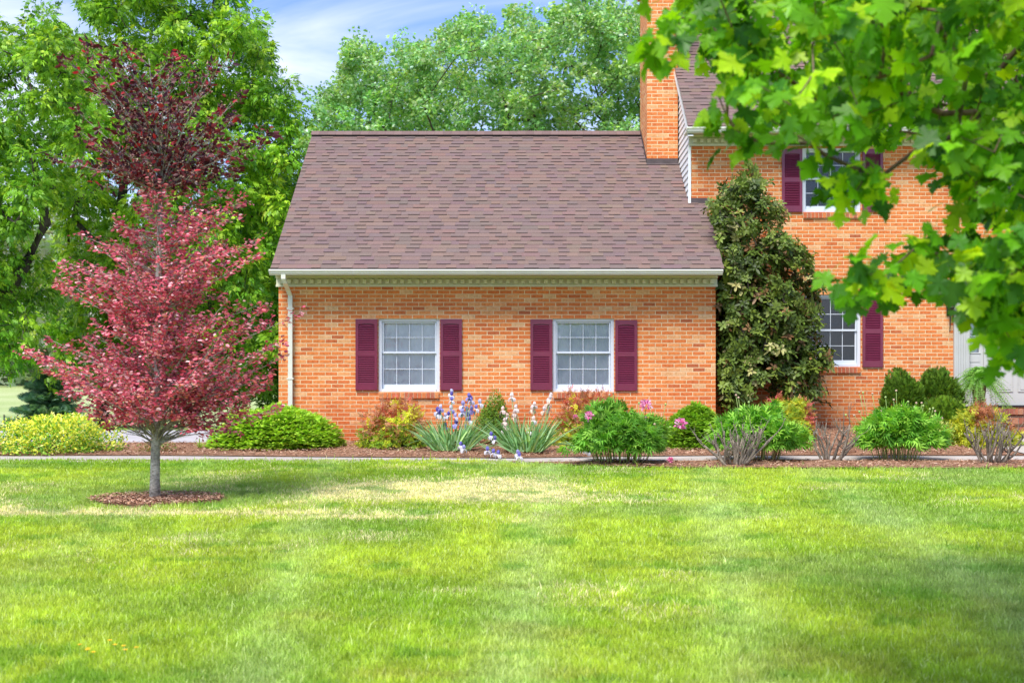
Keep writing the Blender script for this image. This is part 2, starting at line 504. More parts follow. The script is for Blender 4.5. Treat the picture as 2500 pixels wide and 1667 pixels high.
_mo = [(0, .0), (.10, -.03), (.30, -.08), (.27, .06), (.40, .10), (.31, .20), (.47, .26), (.68, .33), (.60, .43), (.62, .55), (.47, .50), (.44, .62), (.35, .52), (.22, .46),
       (.25, .62), (.36, .70), (.24, .75), (.19, .87), (.10, .88), (0, 1.05)]
def maple_leaf():
    pts = _mo + [(-x, y) for x, y in reversed(_mo[1:-1])]
    v = [(0, .30, .0)]
    for x, y in pts:
        r = math.hypot(x, y-.3)
        v.append((x, y, .10*abs(x)-.30*r*r+(.05 if r > .42 else -.035)))
    n = len(pts); f = [(0, 1+k, 1+(k+1) % n) for k in range(n)]
    i = len(v); v += [(-.012, 0, 0), (.012, 0, 0), (.012, -.55, .12), (-.012, -.55, .12)]
    f += [(i, i+1, i+2), (i, i+2, i+3)]
    return T(v, f)
T_MAPLE = maple_leaf()

def unit(a): return a/np.maximum(np.linalg.norm(a, axis=-1, keepdims=True), 1e-9)
def foliage(name, tpl, pos, tip, nrm, size, col, mat, parent=None, jitter_w=.2, smooth=False):
    V, Fc = tpl; n = len(pos); k = len(V)
    tip = unit(tip); x = unit(np.cross(tip, nrm)); nr = np.cross(x, tip)
    size = np.broadcast_to(size, (n,))
    w = size*(1+U(-jitter_w, jitter_w, n)); curl = U(.3, 1.8, n)
    W = pos[:, None, :] + V[None, :, 0, None]*x[:, None, :]*w[:, None, None] + V[None, :, 1, None]*tip[:, None, :]*size[:, None, None] \
        + V[None, :, 2, None]*nr[:, None, :]*(size*curl)[:, None, None]
    Fa = (Fc[None] + (np.arange(n)*k)[:, None, None]).reshape(-1, 3)
    C = np.repeat(col, k, axis=0)
    return link(name, mesh_np(name, W.reshape(-1, 3), Fa, C, smooth), mat, parent)

def rand_dir(n, up=0.0):
    d = rng.normal(size=(n, 3)); d = unit(d); d[:, 2] += up; return unit(d)
def pal(n, cols, w=None, jit=.12):
    cols = np.array(cols, dtype=float)
    i = rng.choice(len(cols), n, p=w)
    c = cols[i]*(1+U(-jit, jit, (n, 1)))
    return c*(1+U(-.05, .05, (n, 3)))

# branching skeleton ------------------------------------------------
def grow(trunk, targets, r_tip=.004, r_exp=.5, r_max=.1, seg=.3, lift=.15, wob=.04, zbias=.5):
    """trunk: list of nodes (chain). targets joined greedily to the nearest node; returns nodes, parent, radius"""
    nodes = [np.array(p, float) for p in trunk]; par = [-1]+list(range(len(trunk)-1))
    A = np.zeros((len(targets)*12+len(trunk)+10, 3)); A[:len(trunk)] = nodes; cnt = len(trunk)
    top = nodes[-1]; root = nodes[max(0, len(trunk)//3)]
    order = np.argsort(np.linalg.norm(targets-np.array(root), axis=1))
    leafc = {}
    tipnodes = []
    for i in order:
        t = targets[i]
        d = A[:cnt]-t
        # prefer parents that lie lower and further in than the tip
        cost = np.linalg.norm(d, axis=1) + zbias*np.maximum(0, d[:, 2]+.02)
        j = int(np.argmin(cost)); p = A[j].copy(); L = np.linalg.norm(t-p)
        k = max(1, min(8, int(L/seg)))
        last = j
        for q in range(1, k+1):
            u = q/k
            pt = p*(1-u)+t*u
            if q < k: pt = pt + rng.normal(size=3)*wob*L*.5 + np.array([0, 0, -lift*L*math.sin(math.pi*u)*.6])
            A[cnt] = pt; nodes.append(pt); par.append(last); last = cnt; cnt += 1
            if cnt >= len(A)-2: A = np.vstack([A, np.zeros_like(A)])
        tipnodes.append(last)
    cnts = np.zeros(cnt)
    for t in tipnodes: cnts[t] += 1
    for i in range(cnt-1, 0, -1):
        if par[i] >= 0: cnts[par[i]] += cnts[i]
    rad = np.minimum(r_tip*np.maximum(cnts, 1)**r_exp, r_max)
    return A[:cnt], np.array(par), rad, np.array(tipnodes), order

def skeleton_mesh(name, nodes, par, rad, mat, parent, start=1, sides=5, cut=0):
    idx = [i for i in range(start, len(nodes)) if rad[i] > cut]
    idx = np.array(idx); a = nodes[par[idx]]; b = nodes[idx]
    ra = np.minimum(rad[par[idx]], rad[idx]*1.35); rb = rad[idx]
    t = unit(b-a); up = np.tile([.31, .22, .92], (len(idx), 1)); u = unit(np.cross(t, up)); v = np.cross(t, u)
    q = 2*np.pi*np.arange(sides)/sides
    ring = u[:, None]*np.cos(q)[None, :, None]+v[:, None]*np.sin(q)[None, :, None]
    V0 = a[:, None]+ring*ra[:, None, None]; V1 = b[:, None]+ring*rb[:, None, None]
    V = np.concatenate([V0, V1], axis=1).reshape(-1, 3)
    j = np.arange(sides); m = (j+1) % sides
    fq = np.stack([j, m, m+sides, j+sides], axis=1)
    Fa = (fq[None]+(np.arange(len(idx))*2*sides)[:, None, None]).reshape(-1, 4)
    return link(name, mesh_np(name, V, Fa, smooth=True), mat, parent)

def in_poly(poly, x, y):
    poly = np.array(poly, float); c = np.zeros(len(x), bool); n = len(poly)
    for i in range(n):
        x1, y1 = poly[i]; x2, y2 = poly[(i+1) % n]
        k = ((y1 > y) != (y2 > y)) & (x < (x2-x1)*(y-y1)/((y2-y1)+1e-12)+x1)
        c ^= k
    return c
def poly_points(poly, n, s_mid, s_half, seedn=0):
    """points in a real volume whose outline seen from the lawn follows the polygon (photo px)"""
    poly = np.array(poly, float); lo = poly.min(0); hi = poly.max(0); out = np.zeros((0, 3))
    cx, cyy = poly.mean(0)
    while len(out) < n:
        x = U(lo[0], hi[0], n*2); y = U(lo[1], hi[1], n*2); k = in_poly(poly, x, y); x = x[k]; y = y[k]
        # depth thins toward the outline
        e = np.maximum(np.abs(x-cx)/((hi[0]-lo[0])/2), np.abs(y-cyy)/((hi[1]-lo[1])/2)*.9)
        dep = np.sqrt(np.clip(1-e*e*.85, .08, 1))
        s = s_mid+U(-1, 1, len(x))*s_half*dep
        pts = np.stack([(x-1250)/F_PX*s, s, EYE-(y-YH)/F_PX*s], axis=1)
        out = np.vstack([out, pts])
    return out[:n]

# ------------------------------------------------------------------ the setting
def ground_material():
    m, nt, n, l, out = new_mat('lawn_soil_and_turf'); pos = geo_pos(n)
    n1 = noise(n, l, .5, 5, .6, pos); n2 = noise(n, l, 30, 4, .7, pos)
    c = ramp(n, l, n1, [(.3, (.20, .30, .045)), (.5, (.25, .35, .06)), (.7, (.31, .40, .09))])
    sp = N(n, 'ShaderNodeSeparateXYZ'); l.new(pos, sp.inputs[0])
    far = N(n, 'ShaderNodeMapRange'); far.inputs[1].default_value = 33; far.inputs[2].default_value = 90; l.new(sp.outputs[1], far.inputs[0])
    n0 = noise(n, l, .06, 5, .6, pos)
    mea = ramp(n, l, n0, [(.35, (.34, .42, .16)), (.65, (.45, .50, .24))])
    c = mixc(n, l, far.outputs[0], c, mea)
    c = mixc(n, l, 1.0, c, ramp(n, l, n2, [(.3, (.6, .6, .6)), (.7, (1.2, 1.2, 1.2))]), 'MULTIPLY')
    bs = N(n, 'ShaderNodeBsdfPrincipled'); bs.inputs['Roughness'].default_value = .95; bs.inputs['Specular IOR Level'].default_value = .1
    l.new(c, bs.inputs['Base Color']); l.new(bs.outputs[0], out.inputs[0]); return m
def mulch_material():
    m, nt, n, l, out = new_mat('bark_mulch'); pos = geo_pos(n)
    n1 = noise(n, l, 26, 6, .75, pos, 1.2); n2 = noise(n, l, 1.3, 4, .6, pos)
    c = ramp(n, l, n1, [(.3, (.15, .075, .045)), (.48, (.32, .17, .10)), (.62, (.45, .26, .165)), (.75, (.56, .36, .24))])
    c = mixc(n, l, 1.0, c, ramp(n, l, n2, [(.3, (.75, .72, .7)), (.7, (1.15, 1.15, 1.15))]), 'MULTIPLY')
    bs = N(n, 'ShaderNodeBsdfPrincipled'); bs.inputs['Roughness'].default_value = .95; bs.inputs['Specular IOR Level'].default_value = .1
    l.new(c, bs.inputs['Base Color'])
    bn = N(n, 'ShaderNodeBump'); bn.inputs['Strength'].default_value = 1; bn.inputs['Distance'].default_value = .03
    l.new(n1, bn.inputs['Height']); l.new(bn.outputs[0], bs.inputs['Normal'])
    l.new(bs.outputs[0], out.inputs[0]); return m
M_MULCH = mulch_material()
M_CHIP = attr_mat('mulch_chips', .9, .15, 60, .2, 0)

def sheet(name, xs, yfun0, yfun1, ny, dz, mat, kind='structure', bumps=0, skirt=0):
    xs = np.array(xs); t = np.linspace(0, 1, ny)
    y0 = np.array([yfun0(x) for x in xs]); y1 = np.array([yfun1(x) for x in xs])
    Y = y0[:, None]*(1-t)+y1[:, None]*t; XX = np.repeat(xs[:, None], ny, 1)
    ZZ = ground(XX, Y)+dz
    if bumps: ZZ = ZZ+bumps*(fbm(XX*3, Y*3, 4)-.5)*2*np.sin(np.pi*np.clip(t, 0, 1))[None]**.3
    V = np.stack([XX, Y, ZZ], -1).reshape(-1, 3); nx = len(xs)
    i, j = np.meshgrid(np.arange(nx-1), np.arange(ny-1), indexing='ij')
    a = (i*ny+j).ravel(); Fc = np.stack([a, a+ny, a+ny+1, a+1], 1)
    if skirt:
        fr = np.arange(nx)*ny; base = len(V); Vs = V[fr].copy(); Vs[:, 2] -= skirt
        V = np.vstack([V, Vs]); k = np.arange(nx-1)
        Fc = np.vstack([Fc, np.stack([base+k, base+k+1, fr[k+1], fr[k]], 1)])
    return tag(link(name, mesh_np(name, V, Fc, smooth=not skirt), mat), kind=kind)

xs = np.unique(np.concatenate([np.linspace(-450, -30, 22), np.linspace(-30, 30, 121), np.linspace(30, 450, 22)]))
ys = np.unique(np.concatenate([np.linspace(-60, -2, 12), np.linspace(-2, 32, 120), np.linspace(32, 130, 30), np.linspace(130, 900, 40)]))
GX, GY = np.meshgrid(xs, ys, indexing='ij'); GZ = ground(GX, GY)
a = (np.arange(len(xs)-1)[:, None]*len(ys)+np.arange(len(ys)-1)[None]).ravel()
tag(link('ground', mesh_np('ground', np.stack([GX, GY, GZ], -1).reshape(-1, 3), np.stack([a, a+len(ys), a+len(ys)+1, a+1], 1), smooth=True), ground_material()), kind='structure')

def s_of(py): return EYE/((py-YH)/F_PX+.0535)
EDGE_X = [-20, -7, -5.0, -2.2, -.6, 0.05, .55, 1.2, 2.0, 3.2, 4.5, 8, 20]
EDGE_Y = [16.6, 16.6, 16.65, 16.62, 16.55, 16.35, 15.95, 15.7, 15.5, 15.45, 15.5, 15.5, 15.5]
def lawn_edge(x): return np.interp(x, EDGE_X, EDGE_Y)
def path_front(x): return np.interp(x, [-20, -2, 0, 1, 3, 20], [16.3, 16.4, 16.2, 16.25, 16.45, 16.5])
def path_back(x): return np.interp(x, [-20, -5, -2, 0, 1, 3, 20], [17.35, 17.28, 17.05, 16.9, 17.05, 17.3, 17.3])
sheet('garden_path', np.linspace(-16, 16, 90), path_front, path_back, 6, .018, M_CONC, skirt=.08)
sheet('mulch_bed', np.linspace(-9.5, 12, 130), lambda x: path_back(x)-.015, lambda x: (19.55 if x < -3.9 else 22.0), 22, .03, M_MULCH, bumps=.035, skirt=.0)
sheet('front_mulch_bed', np.linspace(0.0, 12, 80), lambda x: lawn_edge(x), lambda x: path_front(x)+.32*(.5+.5*math.sin(x*2.1)) * (0.3 if x > .9 else .15), 12, .036, M_MULCH, bumps=.03)
sheet('driveway', np.linspace(-60, -4.25, 50), lambda x: 19.6, lambda x: 31.0+.03*(x+4), 16, .012, M_DRIVE)
# ring of mulch round the ornamental tree
TX, TY = X(378, 12.45), 12.45
ang = np.linspace(0, 2*np.pi, 40, endpoint=False); V = [(TX, TY, gz(TX, TY)+.03)]; Fr = []
for k, r in enumerate((.25, .5, .70)):
    for a_ in ang:
        rr = r*(1+.05*math.sin(3*a_+1)+.04*math.sin(7*a_)) ; x = TX+.03+rr*math.cos(a_)*1.02; y = TY-.02+rr*.74*math.sin(a_)
        V.append((x, y, gz(x, y)+(.035, .03, .012)[k]))
nA = len(ang)
tri = np.array([(0, 1+j, 1+(j+1) % nA) for j in range(nA)])
qd = np.array([(1+k*nA+j, 1+(k+1)*nA+j, 1+(k+1)*nA+(j+1) % nA, 1+k*nA+(j+1) % nA) for k in range(2) for j in range(nA)])
tag(link('tree_mulch_ring', mesh_np('tree_mulch_ring', np.array(V), [tri, qd], smooth=True), M_MULCH), kind='structure')

# loose chips over the mulch
def chips(n, xs_, ys_, name):
    L = U(.008, .032, n); w = U(.003, .008, n); a_ = U(0, np.pi, n); tilt = U(-.35, .35, n)
    z = ground(xs_, ys_)+.045+U(0, .014, n)
    d = np.stack([np.cos(a_), np.sin(a_), tilt], 1); p = np.stack([-np.sin(a_), np.cos(a_), U(-.3, .3, n)], 1)
    c = np.stack([xs_, ys_, z], 1)
    Vv = np.stack([c-d*L[:, None]-p*w[:, None], c+d*L[:, None]-p*w[:, None], c+d*L[:, None]+p*w[:, None], c-d*L[:, None]+p*w[:, None]], 1).reshape(-1, 3)
    Fq = np.arange(n*4).reshape(-1, 4)
    cc = np.repeat(pal(n, [(.30, .15, .09), (.44, .25, .155), (.56, .36, .24), (.18, .08, .05), (.66, .48, .34)], [.3, .32, .22, .1, .06]), 4, 0)
    tag(link(name, mesh_np(name, Vv, Fq, cc), M_CHIP), 'loose brown bark chips scattered over the mulch beds', kind='stuff')
n = 52000
cx = U(-9, 9, n); cyy = U(15.4, 21.2, n)
k = ((cyy > path_back(cx)+.0) | ((cx > .1) & (cyy > lawn_edge(cx)+.03) & (cyy < path_front(cx)+.03))) & ~((cyy > 19.95) & (cx < 3.3)) & ~((cyy > 19.5) & (cx < -3.9)) & ~((cx > 7.3) & (cyy > 16.9) & (cyy < 19.4)) & ~((cx > 7.3) & (cyy > 19.3))
rr = np.sqrt(U(0, 1, 2600))*.68; ra = U(0, 2*np.pi, 2600)
chips(int(k.sum())+2600, np.concatenate([cx[k], TX+.03+rr*np.cos(ra)]), np.concatenate([cyy[k], TY-.02+.74*rr*np.sin(ra)]), 'mulch_chips')

# ------------------------------------------------------------------ grass blades
def dryness(x, y):
    d = np.exp(-((x+.75)/1.55)**4-((x+.75)/1.75)**4-((y-13.45+.18*np.abs(x+.2))/.85)**2)*1.7
    d += np.exp(-((x+.2)/1.6)**2-((y-12.9)/.35)**2)*.45
    d += np.exp(-((x+4.9)/1.3)**2-((y-11.55)/.26)**2)*1.15
    d += np.exp(-((x+2.7)/1.6)**2-((y-11.55)/.2)**2)*.75
    d += np.exp(-((x+1.3)/.9)**2-((y-11.2)/.22)**2)*.7
    d += np.exp(-((x-.9)/.9)**2-((y-12.4)/.3)**2)*.4
    d *= .55+.9*fbm(x*2.2+5, y*2.2, 3)
    d += .30*sstep(.60, .78, fbm(x*.9+40, y*.9+3, 4))
    return np.clip(d*1.15, 0, 1)
def track(x, y):
    t = np.exp(-((x-.15-.05*(y-9))/.22)**2)+.8*np.exp(-((x-1.6-.14*(y-9))/.25)**2)+.7*np.exp(-((x+1.6+.12*(y-9))/.22)**2)+.8*np.exp(-((x-3.2-.1*(y-9))/.3)**2)+.5*np.exp(-((x+3.4+.1*(y-9))/.25)**2)
    return np.clip(t*(.5+.8*fbm(x*1.5, y*1.1+9, 3)), 0, 1)
def grass():
    out_p = []
    for s0, s1, dens in ((4.0, 7.0, 9800), (7.0, 9.5, 7600), (9.5, 12.5, 5600), (12.5, 16.6, 4300)):
        wx0, wx1 = -.47*s1-.9, .47*s1+.9; n = int(dens*(wx1-wx0)*(s1-s0))
        x = U(wx0, wx1, n); y = U(s0, s1, n)
        k = (np.abs(x) < .47*y+.9) & (y < lawn_edge(x)+U(-.05, .05, n)) & (np.hypot(x-TX-.03, (y-TY+.02)/.74) > .66+.05*np.sin(3*np.arctan2(y-TY, x-TX)+1))
        out_p.append(np.stack([x[k], y[k]], 1))
    p = np.vstack(out_p); n = len(p); x, y = p[:, 0], p[:, 1]
    tuft = fbm(x*7, y*7, 3); big = fbm(x*.8+3, y*.8+7, 4); mid = fbm(x*2.7+13, y*2.7, 3)
    dry = dryness(x, y)
    h = (.020+.030*tuft+.014*mid)*U(.6, 1.35, n)*(1-.35*dry)
    edge = np.minimum(lawn_edge(x)-y, np.hypot(x-TX, (y-TY)/.74)-.66); h *= 1+.45*np.exp(-np.maximum(edge, 0)/.08)
    h *= 1+.9*(U(0, 1, n) > .985)
    w = (.0013+.00020*y)*U(.7, 1.4, n)
    a_ = U(0, 2*np.pi, n); lean = U(.05, .75, n)*h; la = U(0, 2*np.pi, n)+.8*big
    z = ground(x, y)-.004
    b = np.stack([x, y, z], 1); px = np.stack([np.cos(a_), np.sin(a_), 0*x], 1)*w[:, None]
    ld = np.stack([np.cos(la), np.sin(la), 0*x], 1)
    mid_p = b+ld*(lean*.35)[:, None]+np.array([0, 0, 1])*(h*.6)[:, None]
    tip = b+ld*lean[:, None]+np.array([0, 0, 1])*(h*(1-.12*lean/h))[:, None]
    V = np.stack([b-px, b+px, mid_p+px*.8, mid_p-px*.8, tip], 1).reshape(-1, 3)
    i = np.arange(n)*5
    q = np.stack([i, i+1, i+2, i+3], 1); t = np.stack([i+3, i+2, i+4], 1)
    g1 = np.array([.31, .485, .035]); g2 = np.array([.54, .66, .065]); g3 = np.array([.33, .49, .15]); g4 = np.array([.64, .74, .32])
    f1 = sstep(.30, .70, big)[:, None]; f2 = sstep(.5, .75, fbm(x*.55+77, y*.7+5, 4))[:, None]; f3 = (U(0, 1, n) < .13)[:, None]*.75
    c = g1*(1-f1)+g2*f1; c = c*(1-f2*.6)+g3*f2*.6; c = c*(1-f3)+g4*f3
    tk = track(x, y)[:, None]*.42; c = c*(1-tk)+np.array([.66, .78, .42])*tk
    isd = (U(0, 1, n) < dry*.93)[:, None]; c = np.where(isd, np.array([.92, .82, .52])*U(.75, 1.2, (n, 1)), c)
    c = c*(1+U(-.22, .22, (n, 1)))*(.80+.42*tuft[:, None])
    wd_ = sstep(.62, .74, fbm(x*2.3+60, y*2.9+21, 4))[:, None]; c = c*(1-wd_*.55)+np.array([.17, .40, .035])*wd_*.55
    br_ = sstep(.60, .78, fbm(x*1.7+160, y*2.4+71, 4))[:, None]*sstep(11, 6, y)[:, None]; c = c*(1-br_*.3)+np.array([.50, .42, .12])*br_*.3
    c *= (.86+.28*mid)[:, None]
    C = np.repeat(c, 5, 0)
    o = link('grass_blades', mesh_np('grass_blades', V, [q, t], C), leaf_mat('grass_blade', .45, .6, .25), None)
    tag(o, 'bright yellow-green mown lawn grass with straw coloured dry patches', kind='stuff')
reseed(24); grass()

# ------------------------------------------------------------------ the house
HX = empty('brick_house', (0, 20.0, 1.07), 'orange brick house with low garage wing, brown shingle roofs, chimney and burgundy shutters', 'house')
YW, YM = 20.0, 21.3                         # wing front, main front
WX0, WX1 = -3.85, 3.358
MX0, MX1 = 3.12, 12.5

def wall_holes(mb, x0, x1, z0, z1, y, holes, depth=.10, back=True, th=.25):
    xs = sorted({x0, x1, *[h[0] for h in holes], *[h[1] for h in holes]}); zs = sorted({z0, z1, *[h[2] for h in holes], *[h[3] for h in holes]})
    for i in range(len(xs)-1):
        for j in range(len(zs)-1):
            mx, mz = (xs[i]+xs[i+1])/2, (zs[j]+zs[j+1])/2
            if any(h[0] < mx < h[1] and h[2] < mz < h[3] for h in holes): continue
            mb.quad((xs[i], y, zs[j]), (xs[i+1], y, zs[j]), (xs[i+1], y, zs[j+1]), (xs[i], y, zs[j+1]))
            if back: mb.quad((xs[i], y+th, zs[j]), (xs[i], y+th, zs[j+1]), (xs[i+1], y+th, zs[j+1]), (xs[i+1], y+th, zs[j]))
    for a, b, c, d in holes:
        mb.quad((a, y, c), (a, y+th, c), (a, y+th, d), (a, y, d)); mb.quad((b, y, c), (b, y, d), (b, y+th, d), (b, y+th, c))
        mb.quad((a, y, d), (a, y+th, d), (b, y+th, d), (b, y, d)); mb.quad((a, y, c), (b, y, c), (b, y+th, c), (a, y+th, c))

def rowlock(parent, x0, x1, ztop, y, h=.098, proj=.035, name='window_sill', depth=.1):
    mb = MB(); n = int(round((x1-x0)/.0686)); w = (x1-x0)/n
    for k in range(n):
        c = random.choice([(.50, .13, .05), (.56, .17, .055), (.44, .11, .05), (.58, .22, .08), (.40, .13, .07)])
        pj = proj+random.uniform(-.002, .002)
        mb.box(x0+k*w+.005, x0+(k+1)*w-.005, y-pj, y+depth, ztop-h+random.uniform(0, .002), ztop-random.uniform(.001, .004), c)
    o = mb.build(name, M_ROWLOCK, parent, bevel=.003)
    mo = MB(); mo.box(x0+.002, x1-.002, y-proj+.008, y+depth-.002, ztop-h+.004, ztop-.007, (.56, .44, .28)); mo.build('mortar', M_ROWLOCK, parent if parent is not o else o)
    return o

def window(x0, x1, z0, z1, y, zr, curtain=None, sill=True):
    """outer frame box of the window in metres; zr = centre of the meeting rail"""
    mb = MB(); f = .055; yf = y+.035
    mb.box(x0, x0+f, yf, yf+.09, z0, z1); mb.box(x1-f, x1, yf, yf+.09, z0, z1)
    mb.box(x0+f, x1-f, yf, yf+.09, z1-f*.8, z1); mb.box(x0+f, x1-f, yf-.015, yf+.09, z0, z0+.045)
    win = mb.build('window', M_WHITE, HX, bevel=.004)
    win.name = 'window'
    ix0, ix1 = x0+f, x1-f; t = .028
    for (a, b, yy, bot) in ((zr-.014, z1-f*.8, yf+.030, .034), (z0+.045, zr+.014, yf+.055, .075)):
        s = MB(); top = .028
        s.box(ix0+.002, ix0+t, yy, yy+.03, a, b); s.box(ix1-t, ix1-.002, yy, yy+.03, a, b)
        s.box(ix0+t, ix1-t, yy, yy+.03, b-top, b); s.box(ix0+t, ix1-t, yy, yy+.03, a, a+(bot if a == z0+.045 else .034))
        so = s.build('sash', M_WHITE, win, bevel=.003)
        ga, gb = a+(bot if a == z0+.045 else .034), b-top
        g = MB(); gw = ix1-ix0-2*t
        for q in range(1, 4): g.box(ix0+t+gw*q/4-.005, ix0+t+gw*q/4+.005, yy+.016, yy+.024, ga, gb)
        mz = (ga+gb)/2
        for q in range(4): g.box(ix0+t+gw*q/4+.005 if q else ix0+t, ix0+t+gw*(q+1)/4-.005 if q < 3 else ix1-t, yy+.016, yy+.024, mz-.005, mz+.005)
        g.build('grille', M_WHITE, win)
        p = MB(); p.quad((ix0+t, yy+.027, ga), (ix1-t, yy+.027, ga), (ix1-t, yy+.027, gb), (ix0+t, yy+.027, gb)); p.build('glass', M_GLASS, win)
    if curtain:
        c = MB(); n = 90
        yc = y+.132
        for k in range(n):
            xa, xb = x0+(x1-x0)*k/n, x0+(x1-x0)*(k+1)/n
            fa = lambda u: yc+.003*math.sin(u*31)+.006*math.sin(u*13+1)+.0015*math.sin(u*77)
            c.quad((xa, fa(xa), z0), (xb, fa(xb), z0), (xb, fa(xb), z1), (xa, fa(xa), z1))
        c.build('curtain', curtain, win, smooth=True)
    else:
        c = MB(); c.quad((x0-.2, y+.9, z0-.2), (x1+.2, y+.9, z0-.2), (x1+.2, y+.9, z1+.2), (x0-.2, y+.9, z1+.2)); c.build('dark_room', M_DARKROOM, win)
    if sill: rowlock(win, x0+.01, x1-.01, z0-.012, y)
    return win

def shutter(x0, x1, z0, z1, y, mid):
    mb = MB(); yb = y-.004; st = .046; yf = y-.034
    rails = [(z0, z0+.105), (mid-.038, mid+.038), (z1-.075, z1)]
    mb.box(x0, x0+st, yf, yb, z0, z1); mb.box(x1-st, x1, yf, yb, z0, z1)
    for a, b in rails: mb.box(x0+st, x1-st, yf+.002, yb, a, b)
    mb.quad((x0+st, y-.008, z0+.1), (x1-st, y-.008, z0+.1), (x1-st, y-.008, z1-.07), (x0+st, y-.008, z1-.07))
    # shallow arch under the top rail
    n = 8; w = x1-x0-2*st
    for k in range(n):
        u0, u1 = k/n, (k+1)/n; g = lambda u: .016*(1-(2*u-1)**2)
        mb.poly([(x0+st+w*u0, yf+.004, z1-.092+g(u0)), (x0+st+w*u1, yf+.004, z1-.092+g(u1)), (x0+st+w*u1, yf+.004, z1-.0745), (x0+st+w*u0, yf+.004, z1-.0745)])
    for a, b in ((z0+.105, mid-.038), (mid+.038, z1-.092)):
        n = int(round((b-a)/.0300)); p = (b-a)/n
        for k in range(n):
            zc = a+p*k
            mb.prism_x([(yf+.002, zc+.003), (yf+.003, zc+.0085), (y-.010, zc+p*.98), (y-.0095, zc+p*.70)], x0+st, x1-st)
    return mb.build('shutter', M_SHUT, HX)

# wall openings
wz = lambda py, s=YW: Z(py, s)
WIN1 = (X(923.5, YW), X(1073.5, YW), wz(956), wz(778)); WIN2 = (X(1349, YW), X(1499.5, YW), wz(956), wz(778))
w = MB(); zb = .7
ZTW = 3.83
wall_holes(w, WX0, WX1, zb, ZTW, YW, [WIN1, WIN2])
ybk = 28.2
w.quad((WX0, YW, zb), (WX0, YW, ZTW), (WX0, ybk, ZTW), (WX0, ybk, zb)); w.poly([(WX0, YW, ZTW), (WX0, 24.0, 6.9), (WX0, ybk, ZTW)])
w.quad((WX1, YW, zb), (WX1, YM, zb), (WX1, YM, ZTW), (WX1, YW, ZTW)); w.poly([(WX1, YW, ZTW), (WX1, YM, ZTW), (WX1, YM, 5.0), (WX1, YW, 4.02)])
w.quad((WX0, ybk, zb), (WX0, ybk, ZTW), (MX0, ybk, ZTW), (MX0, ybk, zb))
w.build('wall', M_BRICK, HX)
window(*WIN1, YW, wz(860.5), M_CURT); window(*WIN2, YW, wz(860.5), M_CURT)
for a, b, c, d in ((868.5, 921.8, 779, 952), (1075, 1128, 779, 952), (1294.8, 1348, 780, 952), (1501.7, 1555.3, 781.5, 953.3)):
    shutter(X(a, YW), X(b, YW), wz(d), wz(c), YW, wz(864+(c-779)*.6))

# main block
mz_ = lambda py: Z(py, YM); mx_ = lambda px: X(px, YM)
UW1 = (mx_(1959), mx_(2102), mz_(518), mz_(361)); LW1 = (mx_(1959), mx_(2102), mz_(895.5), mz_(719)); UW2 = (mx_(2405), mx_(2548), mz_(518), mz_(361))
UW3 = (mx_(2851), mx_(2994), mz_(518), mz_(361)); LW3 = (mx_(2851), mx_(2994), mz_(895.5), mz_(719))
DOOR = (mx_(2340), mx_(2625), 1.655, mz_(690))
ZTM = 6.44
w = MB(); wall_holes(w, MX0, MX1, .8, ZTM, YM, [UW1, LW1, UW2, UW3, LW3, DOOR])
yb2 = 30.3
w.quad((MX1, YM, .8), (MX1, yb2, .8), (MX1, yb2, ZTM), (MX1, YM, ZTM)); w.poly([(MX1, YM, ZTM), (MX1, yb2, ZTM), (MX1, 25.8, 10.2)])
w.quad((MX0, yb2, .8), (MX0, yb2, ZTM), (MX1, yb2, ZTM), (MX1, yb2, .8))
w.quad((MX0, 24, .8), (MX0, 24, 4), (MX0, yb2, 4), (MX0, yb2, .8))
w.build('wall', M_BRICK2, HX)
window(*UW1, YM, mz_(435.5)); window(*LW1, YM, mz_(806)); window(*UW2, YM, mz_(435.5)); window(*UW3, YM, mz_(435.5)); window(*LW3, YM, mz_(806))
for a, b, c, d, m in ((1908.5, 1957.8, 365, 518, 440), (2105, 2154.5, 365, 518, 440), (1908.5, 1957.8, 721, 896, 809), (2105, 2154.5, 721, 896, 809), (2354, 2403, 365, 518, 440),
                      (2550, 2599, 365, 518, 440)):
    shutter(mx_(a), mx_(b), mz_(d), mz_(c), YM, mz_(m))

